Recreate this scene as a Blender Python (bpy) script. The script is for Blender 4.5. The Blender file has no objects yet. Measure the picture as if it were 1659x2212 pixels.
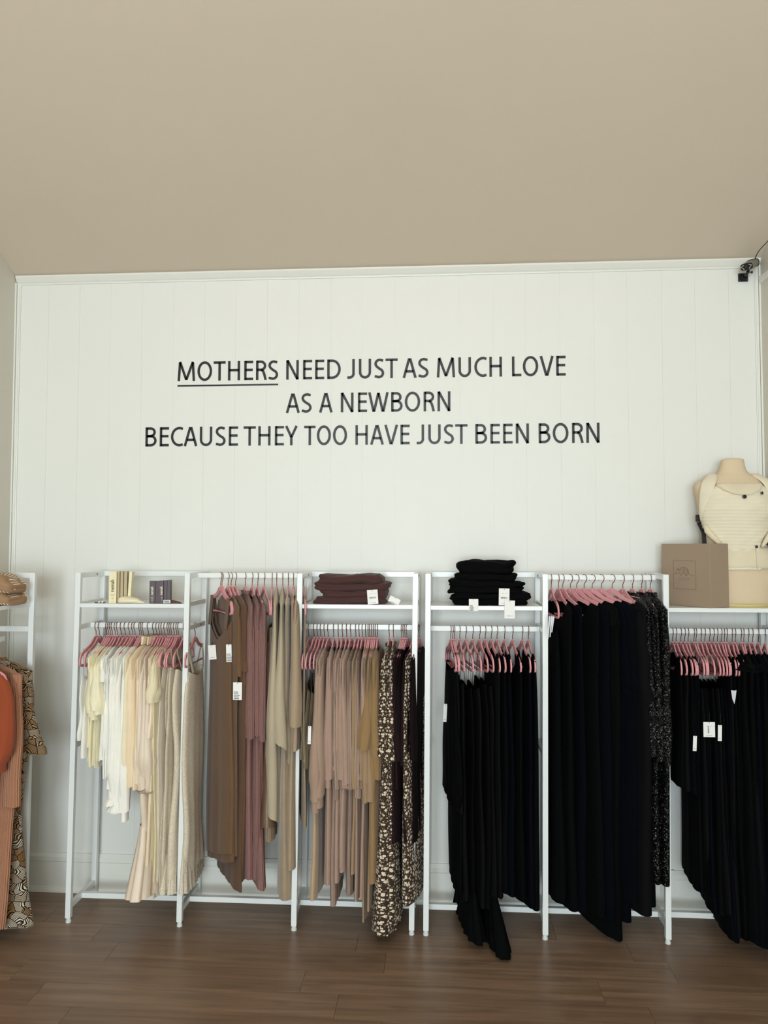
import bpy, bmesh, math, random
import numpy as np
from mathutils import Vector, Matrix
PI = math.pi
random.seed(7)
rng = np.random.default_rng(11)
scene = bpy.context.scene
COL = scene.collection

# ------------------------------------------------------------------ camera
IW, IH, FPX = 1659, 2212, 1661.0
YAW, PITCH, ROLL = 0.0692, 0.0457, 0.0008
CAM = np.array([0.0, -3.991, 1.8])
_f = np.array([-math.sin(YAW)*math.cos(PITCH), math.cos(YAW)*math.cos(PITCH), math.sin(PITCH)])
_r = np.array([math.cos(YAW), math.sin(YAW), 0.0]); _u = np.cross(_r, _f)
CR = _r*math.cos(ROLL)+_u*math.sin(ROLL); CU = -_r*math.sin(ROLL)+_u*math.cos(ROLL); CF = _f
cam_d = bpy.data.cameras.new('camera'); cam = bpy.data.objects.new('camera', cam_d); COL.objects.link(cam)
cam_d.sensor_fit = 'HORIZONTAL'; cam_d.sensor_width = 36.0; cam_d.lens = 36.0*FPX/IW
cam_d.clip_start = 0.05; cam_d.clip_end = 100
cam.matrix_world = Matrix(((CR[0], CU[0], -CF[0], CAM[0]), (CR[1], CU[1], -CF[1], CAM[1]), (CR[2], CU[2], -CF[2], CAM[2]), (0, 0, 0, 1)))
scene.camera = cam

def P(px, py, Y):
    """world point on the plane y = Y seen at photograph pixel (px, py)"""
    d = CF + CR*(px-IW/2)/FPX - CU*(py-IH/2)/FPX
    t = (Y-CAM[1])/d[1]
    return Vector(CAM+d*t)

# ------------------------------------------------------------------ world, light, exposure
scene.view_settings.view_transform = 'Standard'
scene.view_settings.look = 'None'
scene.view_settings.exposure = 0.0
scene.view_settings.gamma = 1.0
scene.view_settings.use_curve_mapping = False
w = bpy.data.worlds.new('world'); scene.world = w; w.use_nodes = True
bg = w.node_tree.nodes['Background']; bg.inputs[0].default_value = (0.62, 0.76, 0.95, 1); bg.inputs[1].default_value = 1.0

def area(name, loc, target, sx, sy, power, color):
    d = bpy.data.lights.new(name, 'AREA'); d.shape = 'RECTANGLE'; d.size = sx; d.size_y = sy
    d.energy = power; d.color = color
    o = bpy.data.objects.new(name, d); COL.objects.link(o); o.location = loc
    o.rotation_euler = (Vector(target)-Vector(loc)).to_track_quat('-Z', 'Y').to_euler()
    return o
FRONT = -9.0
area('daylight_window_1', (-0.9, FRONT+0.1, 1.75), (-0.9, 0, 1.5), 1.5, 2.3, 250, (0.82, 0.94, 1.0))
area('daylight_window_2', (1.0, FRONT+0.1, 1.75), (1.0, 0, 1.5), 1.5, 2.3, 143, (0.82, 0.94, 1.0))
area('warm_fill_overhead', (0.0, -5.0, 4.6), (0.0, -1.2, 0.6), 2.4, 0.5, 22, (1.0, 0.90, 0.80))  # weak warm fill light added overhead, stands for no known fixture

# ------------------------------------------------------------------ helpers
def lin(c):
    if isinstance(c, str):
        c = [int(c[i:i+2], 16) for i in (0, 2, 4)]
    o = []
    for v in c:
        v = v/255.0
        o.append(v/12.92 if v <= 0.04045 else ((v+0.055)/1.055)**2.4)
    return (o[0], o[1], o[2], 1.0)

class NT:
    def __init__(s, name):
        s.m = bpy.data.materials.new(name); s.m.use_nodes = True
        s.t = s.m.node_tree; s.p = s.t.nodes['Principled BSDF']
    def n(s, typ, **kw):
        nd = s.t.nodes.new(typ)
        for k, v in kw.items():
            if k in nd.inputs: nd.inputs[k].default_value = v
            else: setattr(nd, k, v)
        return nd
    def l(s, a, b): s.t.links.new(a, b)
    def mapping(s, src, scale):
        mp = s.n('ShaderNodeMapping'); mp.inputs['Scale'].default_value = scale; s.l(src, mp.inputs['Vector']); return mp.outputs[0]
    def mixc(s, fac, a, b):
        mx = s.n('ShaderNodeMix'); mx.data_type = 'RGBA'
        for i, v in ((0, fac), (6, a), (7, b)):
            if hasattr(v, 'is_linked') or hasattr(v, 'links'): s.l(v, mx.inputs[i])
            else: mx.inputs[i].default_value = v
        return mx.outputs[2]
    def math(s, op, a, b=0.0, c=None):
        m = s.n('ShaderNodeMath'); m.operation = op
        for i, v in enumerate((a, b) if c is None else (a, b, c)):
            if hasattr(v, 'links'): s.l(v, m.inputs[i])
            else: m.inputs[i].default_value = v
        return m.outputs[0]
    def bump(s, h, strength=0.3, dist=0.002):
        b = s.n('ShaderNodeBump'); b.inputs['Strength'].default_value = strength; b.inputs['Distance'].default_value = dist
        s.l(h, b.inputs['Height']); s.l(b.outputs[0], s.p.inputs['Normal']); return b

def plain(name, col, rough=0.5, metal=0.0, noise=0.04, bump=0.0, nscale=60, spec=0.5, coat=0.0):
    t = NT(name); p = t.p; c = lin(col)
    tc = t.n('ShaderNodeTexCoord')
    nz = t.n('ShaderNodeTexNoise'); nz.inputs['Scale'].default_value = nscale; nz.inputs['Detail'].default_value = 4
    t.l(tc.outputs['Object'], nz.inputs['Vector'])
    a = tuple(min(1, x*(1-noise)) for x in c[:3])+(1,); b = tuple(min(1, x*(1+noise)) for x in c[:3])+(1,)
    t.l(t.mixc(nz.outputs['Fac'], a, b), p.inputs['Base Color'])
    p.inputs['Roughness'].default_value = rough; p.inputs['Metallic'].default_value = metal
    p.inputs['Specular IOR Level'].default_value = spec; p.inputs['Coat Weight'].default_value = coat
    if bump: t.bump(nz.outputs['Fac'], bump, 0.001)
    return t.m

def cloth(name, col, kind='plain', rough=0.9, sheen=0.15, spec=0.2, c2=None, var=0.10):
    t = NT(name); p = t.p; c = lin(col)
    p.inputs['Roughness'].default_value = rough; p.inputs['Specular IOR Level'].default_value = spec
    p.inputs['Sheen Weight'].default_value = sheen
    uv = t.n('ShaderNodeUVMap').outputs[0]
    tc = t.n('ShaderNodeTexCoord').outputs['Object']
    nz = t.n('ShaderNodeTexNoise'); nz.inputs['Scale'].default_value = 9; nz.inputs['Detail'].default_value = 5
    t.l(tc, nz.inputs['Vector'])
    a = tuple(x*(1-var) for x in c[:3])+(1,); b = tuple(min(1, x*(1+var)) for x in c[:3])+(1,)
    base = t.mixc(nz.outputs['Fac'], a, b)
    weave = t.n('ShaderNodeTexNoise'); weave.inputs['Scale'].default_value = 1.0; weave.inputs['Detail'].default_value = 3
    if kind == 'rib':
        t.l(t.mapping(uv, (1, 1, 1)), weave.inputs['Vector']); weave.inputs['Scale'].default_value = 300
        wv = t.n('ShaderNodeTexWave'); wv.wave_type = 'BANDS'; wv.bands_direction = 'X'; wv.inputs['Scale'].default_value = 34
        wv.inputs['Distortion'].default_value = 0.4; wv.inputs['Detail'].default_value = 1
        t.l(uv, wv.inputs['Vector']); t.bump(wv.outputs['Fac'], 1.0, 0.004)
    elif kind == 'cable':
        t.l(t.mapping(uv, (160, 25, 1)), weave.inputs['Vector'])
        t.bump(weave.outputs['Fac'], 0.8, 0.003)
    elif kind == 'knit' or kind == 'lace':
        vo = t.n('ShaderNodeTexVoronoi'); vo.inputs['Scale'].default_value = 430 if kind == 'lace' else 260
        t.l(uv, vo.inputs['Vector'])
        t.bump(vo.outputs['Distance'], 0.8, 0.004)
        if kind == 'lace':
            base = t.mixc(t.math('GREATER_THAN', vo.outputs['Distance'], 0.62), base, lin(c2 or '9a8672'))
    elif kind == 'crepe':
        t.l(t.mapping(uv, (420, 40, 1)), weave.inputs['Vector']); t.bump(weave.outputs['Fac'], 0.7, 0.003)
    else:
        t.l(t.mapping(uv, (300, 300, 1)), weave.inputs['Vector']); t.bump(weave.outputs['Fac'], 0.25, 0.0012)
    if kind == 'floral':
        def flowers(scale, seed, rad, keep=.80):
            mp = t.n('ShaderNodeMapping'); mp.inputs['Location'].default_value = (seed, seed*1.7, 0); mp.inputs['Scale'].default_value = (scale, scale, 1)
            t.l(uv, mp.inputs['Vector'])
            v = t.n('ShaderNodeTexVoronoi'); v.voronoi_dimensions = '2D'; v.inputs['Scale'].default_value = 1.0; v.inputs['Randomness'].default_value = 0.85
            t.l(mp.outputs[0], v.inputs['Vector'])
            sb = t.n('ShaderNodeVectorMath'); sb.operation = 'SUBTRACT'; t.l(mp.outputs[0], sb.inputs[0]); t.l(v.outputs['Position'], sb.inputs[1])
            sx = t.n('ShaderNodeSeparateXYZ'); t.l(sb.outputs[0], sx.inputs[0])
            an = t.math('ARCTAN2', sx.outputs['Y'], sx.outputs['X'])
            pet = t.math('MULTIPLY_ADD', t.math('ABSOLUTE', t.math('SINE', t.math('MULTIPLY', an, 2.5))), 0.35, 0.65)
            sc = t.n('ShaderNodeSeparateXYZ'); t.l(v.outputs['Color'], sc.inputs[0])
            r = t.math('MULTIPLY', pet, t.math('MULTIPLY_ADD', sc.outputs['X'], rad*0.6, rad*0.55))
            inside = t.math('MULTIPLY', t.math('LESS_THAN', v.outputs['Distance'], r), t.math('LESS_THAN', sc.outputs['Y'], keep))
            core = t.math('LESS_THAN', v.outputs['Distance'], t.math('MULTIPLY', r, 0.22))
            return inside, core
        f1, k1 = flowers(66, 3.1, 0.43); f2, k2 = flowers(90, 9.7, 0.18)
        lf = t.n('ShaderNodeTexNoise'); lf.inputs['Scale'].default_value = 110; lf.inputs['Detail'].default_value = 1
        t.l(uv, lf.inputs['Vector'])
        leaf = t.math('GREATER_THAN', lf.outputs['Fac'], 0.67)
        base = t.mixc(leaf, base, lin('8a7d62'))
        base = t.mixc(f2, base, lin('a8977e')); base = t.mixc(k2, base, lin('6b553d'))
        base = t.mixc(f1, base, lin('e6d6c0')); base = t.mixc(k1, base, lin('8d7352'))
    if kind == 'shell':
        mp = t.mapping(uv, (26, 26, 1))
        v = t.n('ShaderNodeTexVoronoi'); v.voronoi_dimensions = '2D'; v.inputs['Scale'].default_value = 1.0
        t.l(mp, v.inputs['Vector'])
        sb = t.n('ShaderNodeVectorMath'); sb.operation = 'SUBTRACT'; t.l(mp, sb.inputs[0]); t.l(v.outputs['Position'], sb.inputs[1])
        sx = t.n('ShaderNodeSeparateXYZ'); t.l(sb.outputs[0], sx.inputs[0])
        sc = t.n('ShaderNodeSeparateXYZ'); t.l(v.outputs['Color'], sc.inputs[0])
        # stripes inside every cell, each cell with a direction of its own and a slight curve
        th = t.math('MULTIPLY', sc.outputs['X'], 6.28)
        s = t.math('ADD', t.math('MULTIPLY', sx.outputs['X'], t.math('COSINE', th)), t.math('MULTIPLY', sx.outputs['Y'], t.math('SINE', th)))
        s = t.math('ADD', s, t.math('MULTIPLY', v.outputs['Distance'], 0.6))
        st = t.math('GREATER_THAN', t.math('SINE', t.math('MULTIPLY', s, 42)), 0.05)
        gold = t.mixc(sc.outputs['Y'], lin('d8cdb8'), lin('a07438'))
        base = t.mixc(st, lin('1d1712'), gold)
        edge = t.n('ShaderNodeTexVoronoi'); edge.voronoi_dimensions = '2D'; edge.feature = 'DISTANCE_TO_EDGE'; edge.inputs['Scale'].default_value = 1.0
        t.l(mp, edge.inputs['Vector'])
        base = t.mixc(t.math('LESS_THAN', edge.outputs['Distance'], 0.035), base, lin('1d1712'))
    if kind == 'sequin':
        v = t.n('ShaderNodeTexVoronoi'); v.voronoi_dimensions = '2D'; v.inputs['Scale'].default_value = 300; t.l(uv, v.inputs['Vector'])
        g = t.n('ShaderNodeNewGeometry')
        a1 = t.n('ShaderNodeVectorMath'); a1.operation = 'SUBTRACT'; t.l(v.outputs['Color'], a1.inputs[0]); a1.inputs[1].default_value = (.5, .5, .5)
        a2 = t.n('ShaderNodeVectorMath'); a2.operation = 'SCALE'; t.l(a1.outputs[0], a2.inputs[0]); a2.inputs['Scale'].default_value = 1.7
        a3 = t.n('ShaderNodeVectorMath'); a3.operation = 'ADD'; t.l(a2.outputs[0], a3.inputs[0]); t.l(g.outputs['Normal'], a3.inputs[1])
        a4 = t.n('ShaderNodeVectorMath'); a4.operation = 'NORMALIZE'; t.l(a3.outputs[0], a4.inputs[0])
        t.l(a4.outputs[0], p.inputs['Normal'])
        sp = t.n('ShaderNodeSeparateXYZ'); t.l(v.outputs['Color'], sp.inputs[0])
        seq = t.math('GREATER_THAN', sp.outputs['Z'], 0.905)
        t.l(seq, p.inputs['Metallic']); base = t.mixc(seq, base, lin('747a7c'))
        p.inputs['Roughness'].default_value = 0.3; p.inputs['Sheen Weight'].default_value = 0
    t.l(base, p.inputs['Base Color'])
    return t.m

def newmesh(name, V, F, mat, parent=None, smooth=True, uvs=None, loc=None):
    me = bpy.data.meshes.new(name)
    me.from_pydata([tuple(v) for v in V], [], [tuple(int(i) for i in f) for f in F])
    if mat is not None: me.materials.append(mat)
    if smooth: me.polygons.foreach_set('use_smooth', [True]*len(me.polygons))
    if uvs is not None:
        ul = me.uv_layers.new(name='UVMap')
        ul.data.foreach_set('uv', np.asarray(uvs, float).ravel())
    me.update()
    o = bpy.data.objects.new(name, me); COL.objects.link(o)
    if parent is not None: o.parent = parent
    if loc is not None: o.location = loc
    return o

class MB:
    """collects simple shapes into one mesh"""
    def __init__(s): s.V = []; s.F = []
    def add(s, V, F):
        k = len(s.V); s.V += [tuple(v) for v in V]; s.F += [tuple(i+k for i in f) for f in F]; return s
    def box(s, c, d, rot=None):
        x, y, z = d[0]/2, d[1]/2, d[2]/2
        V = [Vector((sx*x, sy*y, sz*z)) for sx in (-1, 1) for sy in (-1, 1) for sz in (-1, 1)]
        if rot is not None: V = [rot @ v for v in V]
        V = [v+Vector(c) for v in V]
        return s.add(V, [(0, 1, 3, 2), (4, 6, 7, 5), (0, 4, 5, 1), (2, 3, 7, 6), (0, 2, 6, 4), (1, 5, 7, 3)])
    def beam(s, a, b, wx, wy, up=(0, 1, 0)):
        a = Vector(a); b = Vector(b); d = (b-a).normalized(); u = Vector(up)
        if abs(d.dot(u)) > 0.95: u = Vector((1, 0, 0))
        p = d.cross(u).normalized(); q = p.cross(d).normalized()
        V = [e+p*(sx*wx/2)+q*(sy*wy/2) for e in (a, b) for sx, sy in ((-1, -1), (1, -1), (1, 1), (-1, 1))]
        return s.add(V, [(0, 3, 2, 1), (4, 5, 6, 7), (0, 1, 5, 4), (1, 2, 6, 5), (2, 3, 7, 6), (3, 0, 4, 7)])
    def tube(s, pts, r, n=8, cap=True):
        pts = [Vector(p) for p in pts]; rr = r if hasattr(r, '__len__') else [r]*len(pts)
        V = []; F = []; prev = None
        for i, p in enumerate(pts):
            t = (pts[min(i+1, len(pts)-1)]-pts[max(i-1, 0)]).normalized()
            if prev is None:
                a = Vector((0, 0, 1)) if abs(t.z) < .9 else Vector((1, 0, 0))
                u = t.cross(a).normalized()
            else:
                u = (prev-t*prev.dot(t)).normalized()
            prev = u; v = t.cross(u)
            for k in range(n):
                an = 2*PI*k/n; V.append(p+(u*math.cos(an)+v*math.sin(an))*rr[i])
        for i in range(len(pts)-1):
            for k in range(n):
                a = i*n+k; b = i*n+(k+1) % n; F.append((a, b, b+n, a+n))
        if cap: F.append(tuple(range(n-1, -1, -1))); F.append(tuple((len(pts)-1)*n+k for k in range(n)))
        return s.add(V, F)
    def cyl(s, a, b, r, n=16, r2=None): return s.tube([a, b], [r, r if r2 is None else r2], n)
    def build(s, name, mat, parent=None, smooth=False, bevel=0.0, loc=None):
        o = newmesh(name, s.V, s.F, mat, parent, smooth, loc=loc)
        if bevel:
            b = o.modifiers.new('bevel', 'BEVEL'); b.width = bevel; b.segments = 2; b.limit_method = 'ANGLE'
        return o

def thing(name, label, cat, loc=(0, 0, 0), rz=0.0, group=None):
    o = bpy.data.objects.new(name, None); COL.objects.link(o); o.location = loc; o.rotation_euler = (0, 0, rz)
    o.empty_display_size = 0.05
    o['label'] = label; o['category'] = cat
    if group: o['group'] = group
    return o
def tag(o, label, cat, group=None):
    o['label'] = label; o['category'] = cat
    if group: o['group'] = group
    return o
def struct(o): o['kind'] = 'structure'; return o
def partlab(o, l): o['label'] = l; return o

def text_mesh(txt, name, mat, parent, size, M, sx=1.0, extrude=0.0, offset=0.0, align='LEFT'):
    cu = bpy.data.curves.new(name, 'FONT'); cu.body = txt; cu.size = size; cu.extrude = extrude; cu.offset = offset
    cu.align_x = align; cu.resolution_u = 3
    tmp = bpy.data.objects.new(name, cu); COL.objects.link(tmp)
    bpy.context.view_layer.update()
    me = bpy.data.meshes.new_from_object(tmp.evaluated_get(bpy.context.evaluated_depsgraph_get()))
    bpy.data.objects.remove(tmp); bpy.data.curves.remove(cu)
    me.transform(Matrix.Diagonal((sx, 1, 1, 1))); me.transform(M)
    me.materials.clear(); me.materials.append(mat)
    o = bpy.data.objects.new(name, me); COL.objects.link(o); o.parent = parent
    return o

ORD = ['first', 'second', 'third', 'fourth', 'fifth', 'sixth', 'seventh', 'eighth', 'ninth', 'tenth', 'eleventh', 'twelfth', 'thirteenth',
       'fourteenth', 'fifteenth', 'sixteenth', 'seventeenth', 'eighteenth', 'nineteenth', 'twentieth', 'twenty-first', 'twenty-second',
       'twenty-third', 'twenty-fourth', 'twenty-fifth', 'twenty-sixth', 'twenty-seventh', 'twenty-eighth', 'twenty-ninth', 'thirtieth']

# ------------------------------------------------------------------ materials of the room
M_wall = plain('wall_paint', 'e6e6e0', 0.45, noise=0.015, nscale=3, bump=0.03, spec=0.35)
M_side = plain('side_wall_shade_tone', 'd6d1c6', 0.6, noise=0.015, nscale=3)  # same white as the back wall, its shade mixed into the colour
M_trim = plain('trim_paint', 'e6e6de', 0.35, noise=0.01)
M_ceil = plain('ceiling_paint', 'd3c5b2', 0.95, noise=0.05, nscale=0.7, bump=0.0, spec=0.1)
M_rack = plain('white_powder_coat', 'e9edec', 0.22, noise=0.008, spec=0.5)
M_black_vinyl = plain('black_vinyl', '0c0c10', 0.4)

def floor_material():
    t = NT('walnut_plank'); p = t.p
    tc = t.n('ShaderNodeTexCoord'); oi = t.n('ShaderNodeObjectInfo')
    ad = t.n('ShaderNodeVectorMath'); ad.operation = 'ADD'
    sc = t.n('ShaderNodeVectorMath'); sc.operation = 'SCALE'; sc.inputs['Scale'].default_value = 17.0
    cmb = t.n('ShaderNodeCombineXYZ'); t.l(oi.outputs['Random'], cmb.inputs[0]); t.l(oi.outputs['Random'], cmb.inputs[1]); t.l(cmb.outputs[0], sc.inputs[0])
    t.l(tc.outputs['Object'], ad.inputs[0]); t.l(sc.outputs[0], ad.inputs[1])
    g1 = t.n('ShaderNodeTexNoise'); g1.inputs['Detail'].default_value = 6; g1.inputs['Scale'].default_value = 1.0; g1.inputs['Distortion'].default_value = 0.6
    t.l(t.mapping(ad.outputs[0], (1.6, 30, 4)), g1.inputs['Vector'])
    g2 = t.n('ShaderNodeTexNoise'); g2.inputs['Detail'].default_value = 3; g2.inputs['Scale'].default_value = 1.0
    t.l(t.mapping(ad.outputs[0], (9, 160, 4)), g2.inputs['Vector'])
    g3 = t.n('ShaderNodeTexNoise'); g3.inputs['Scale'].default_value = 1.0
    t.l(t.mapping(ad.outputs[0], (3.0, 8, 4)), g3.inputs['Vector'])
    c = t.mixc(g1.outputs['Fac'], lin('3f3126'), lin('b8977c'))
    rp = t.n('ShaderNodeMapRange'); rp.inputs[1].default_value = .58; rp.inputs[2].default_value = .75; t.l(g3.outputs['Fac'], rp.inputs[0])
    c = t.mixc(t.math('MULTIPLY', rp.outputs[0], 0.55), c, lin('40322a'))
    c = t.mixc(t.math('MULTIPLY', g2.outputs['Fac'], 0.30), c, lin('63503f'))
    c = t.mixc(t.math('MULTIPLY', oi.outputs['Random'], 0.45), c, lin('6d5541'))
    t.l(c, p.inputs['Base Color'])
    p.inputs['Roughness'].default_value = 0.36; p.inputs['Specular IOR Level'].default_value = 0.5
    t.bump(g2.outputs['Fac'], 0.25, 0.0008)
    return t.m
M_floor = floor_material()

# ------------------------------------------------------------------ room shell
TL = P(40, 601, 0); TR = P(1640, 563.5, 0)
XL = P(28, 1000, 0).x; XR = P(1648.5, 1000, 0).x
ZC = (TL.z+TR.z)/2
SL = 0.511                     # slope of the vaulted ceiling
RIDGE = -5.0
ZR = ZC+SL*(-RIDGE)
# back wall: backing sheet and its vertical boards
struct(MB().box(((XL+XR)/2, 0.0556, ZC/2), (XR-XL+0.2, 0.108, ZC+0.1)).build('wall_back', M_wall))
wb = bpy.data.objects['wall_back']
seam_px = [95, 163, 231, 300, 369, 437, 505, 574, 643, 714, 782, 854, 924, 994.5, 1068, 1139, 1214, 1288, 1361, 1437, 1510, 1584]
seams = [XL]+[P(s, 1160, 0).x for s in seam_px]+[XR]
for a, b in zip(seams[:-1], seams[1:]):
    g = random.choice((0.0002, 0.0003, 0.0004))
    MB().box(((a+b)/2, 0.0025+random.uniform(0, .0003), ZC/2), (b-a-2*g, 0.005, ZC-0.002)).build('plank', M_wall, wb)
# side walls with gable tops, front wall, ceiling slopes
def gable(x0, x1, name):
    V = []; ys = [(0.1, 0), (FRONT, 0), (FRONT, ZC+SL*(RIDGE-FRONT)*-1+SL*(-RIDGE)+0), (RIDGE, ZR), (0.1, ZC)]
    ys[2] = (FRONT, ZR-SL*(RIDGE-FRONT))
    for x in (x0, x1):
        for y, z in ys: V.append((x, y, z))
    F = [(0, 1, 2, 3, 4), (9, 8, 7, 6, 5)]+[(i, i+5, (i+1) % 5+5, (i+1) % 5) for i in range(5)]
    return struct(newmesh(name, V, F, M_side, smooth=False))
gable(XL-0.12, XL, 'wall_left'); gable(XR, XR+0.12, 'wall_right')
def slab(y0, z0, y1, z1, t=0.1):
    V = [(x, y, z+k) for k in (0, t) for x, y, z in ((XL-.1, y0, z0), (XR+.1, y0, z0), (XR+.1, y1, z1), (XL-.1, y1, z1))]
    return V, [(0, 1, 2, 3), (7, 6, 5, 4), (0, 4, 5, 1), (1, 5, 6, 2), (2, 6, 7, 3), (3, 7, 4, 0)]
m = MB(); m.add(*slab(0.1, ZC-SL*0.1+0.0, RIDGE, ZR)); m.add(*slab(RIDGE, ZR, FRONT-.1, ZR-SL*(RIDGE-FRONT+.1)))
struct(m.build('ceiling', M_ceil))
# front wall (behind the camera) with two shop windows
ZF = ZR-SL*(RIDGE-FRONT)
m = MB(); fw = FRONT-0.05
holes = [(-1.65, -0.15), (0.25, 1.75)]
z0, z1 = 0.55, 2.95
xs = [XL, holes[0][0], holes[0][1], holes[1][0], holes[1][1], XR]
m.box(((XL+XR)/2, fw, z0/2), (XR-XL, .1, z0)); m.box(((XL+XR)/2, fw, (z1+ZF)/2), (XR-XL, .1, ZF-z1))
for a, b in ((xs[0], xs[1]), (xs[2], xs[3]), (xs[4], xs[5])): m.box(((a+b)/2, fw, (z0+z1)/2), (b-a, .1, z1-z0))
struct(m.build('wall_front', M_side))
M_glass = NT('window_glass'); M_glass.p.inputs['Transmission Weight'].default_value = 1; M_glass.p.inputs['Roughness'].default_value = 0; M_glass.p.inputs['IOR'].default_value = 1.45; M_glass = M_glass.m
for i, (a, b) in enumerate(holes):
    m = MB()
    for x in (a+.025, (a+b)/2, b-.025): m.box((x, fw, (z0+z1)/2), (.05, .07, z1-z0))
    for z in (z0+.025, z1-.025): m.box(((a+b)/2, fw, z), (b-a, .07, .05))
    wo = struct(m.build('window_%d' % (i+1), M_trim))
    for x0_, x1_ in ((a+.05, (a+b)/2-.025), ((a+b)/2+.025, b-.05)):
        MB().box(((x0_+x1_)/2, fw, (z0+z1)/2), (x1_-x0_, .006, z1-z0-.1)).build('pane', M_glass, wo)
# floor: slab and planks
fl = struct(MB().box(((XL+XR)/2, FRONT/2+.05, -0.056), (XR-XL+.2, -FRONT+.2, 0.1)).build('floor', plain('subfloor', '2c231d', 0.9)))
PW = 0.165; PL = 1.22
row = 0; y = 0.0
plank_me = {}
while y > FRONT+0.01:
    y1_ = max(y-PW, FRONT); x = XL-random.uniform(0, PL)
    while x < XR:
        a = max(x, XL); b = min(x+PL, XR)
        if b-a > 0.02:
            L = b-a; Wd = y-y1_
            o = MB().box((0, 0, -0.003), (L-.0012, Wd-.0012, .006)).build('plank', M_floor, fl, loc=((a+b)/2, (y+y1_)/2, 0))
        x += PL
    y = y1_; row += 1
# baseboards
def profile_run(prof, p0, p1, inward, name, mat):
    """prof: (distance out of the wall, z) outline, extruded from p0 to p1 along the wall"""
    V = []; n = len(prof); iv = Vector(inward)
    for p in (p0, p1):
        for d, z in prof: V.append(Vector(p)+iv*d+Vector((0, 0, z)))
    F = [(i, (i+1) % n, (i+1) % n+n, i+n) for i in range(n)]+[tuple(range(n-1, -1, -1)), tuple(range(n, 2*n))]
    return struct(newmesh(name, V, F, mat, smooth=False))
BH = P(935, 1864, 0).z
bprof = [(0, 0), (.024, 0), (.024, .012), (.019, .024), (.014, .030), (.014, BH-.045), (.018, BH-.040), (.018, BH-.018), (.012, BH-.008), (.008, BH), (0, BH)]
profile_run(bprof, (XL, 0, 0), (XR, 0, 0), (0, -1, 0), 'baseboard_back', M_trim)
profile_run(bprof, (XL, 0, 0), (XL, FRONT, 0), (1, 0, 0), 'baseboard_left', M_trim)
profile_run(bprof, (XR, 0, 0), (XR, FRONT, 0), (-1, 0, 0), 'baseboard_right', M_trim)
# crown moulding on the back wall and quarter rounds in the corners
cz = ZC
cprof = [(0, cz-.040), (.006, cz-.040), (.007, cz-.034), (.004, cz-.031), (.010, cz-.026), (.020, cz-.012), (.026, cz-.003), (.026, cz+.006), (0, cz+.006)]
o_ = profile_run(cprof, (XL+.004, 0, 0), (XR, 0, 0), (0, -1, 0), 'trim_1', M_trim)
for i, (x, s) in enumerate(((XL, 1), (XR, -1))):
    m = MB()
    m.box((x+s*.016, -.006, (ZC-.03)/2), (.012, .012, ZC-.03)); m.box((x+s*.004, -.009, (ZC-.03)/2), (.008, .018, ZC-.03))
    m.cyl((x+s*.022, -.003, 0), (x+s*.022, -.003, ZC-.03), .0045, 8)
    struct(m.build('trim_%d' % (i+2), M_trim))
zt = P(1641, 603, 0).z
profile_run([(0, zt-.030), (.006, zt-.030), (.010, zt-.012), (.013, zt), (0, zt)], (XR, -.02, 0), (XR, FRONT, 0), (-1, 0, 0), 'trim_4', M_trim)

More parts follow.
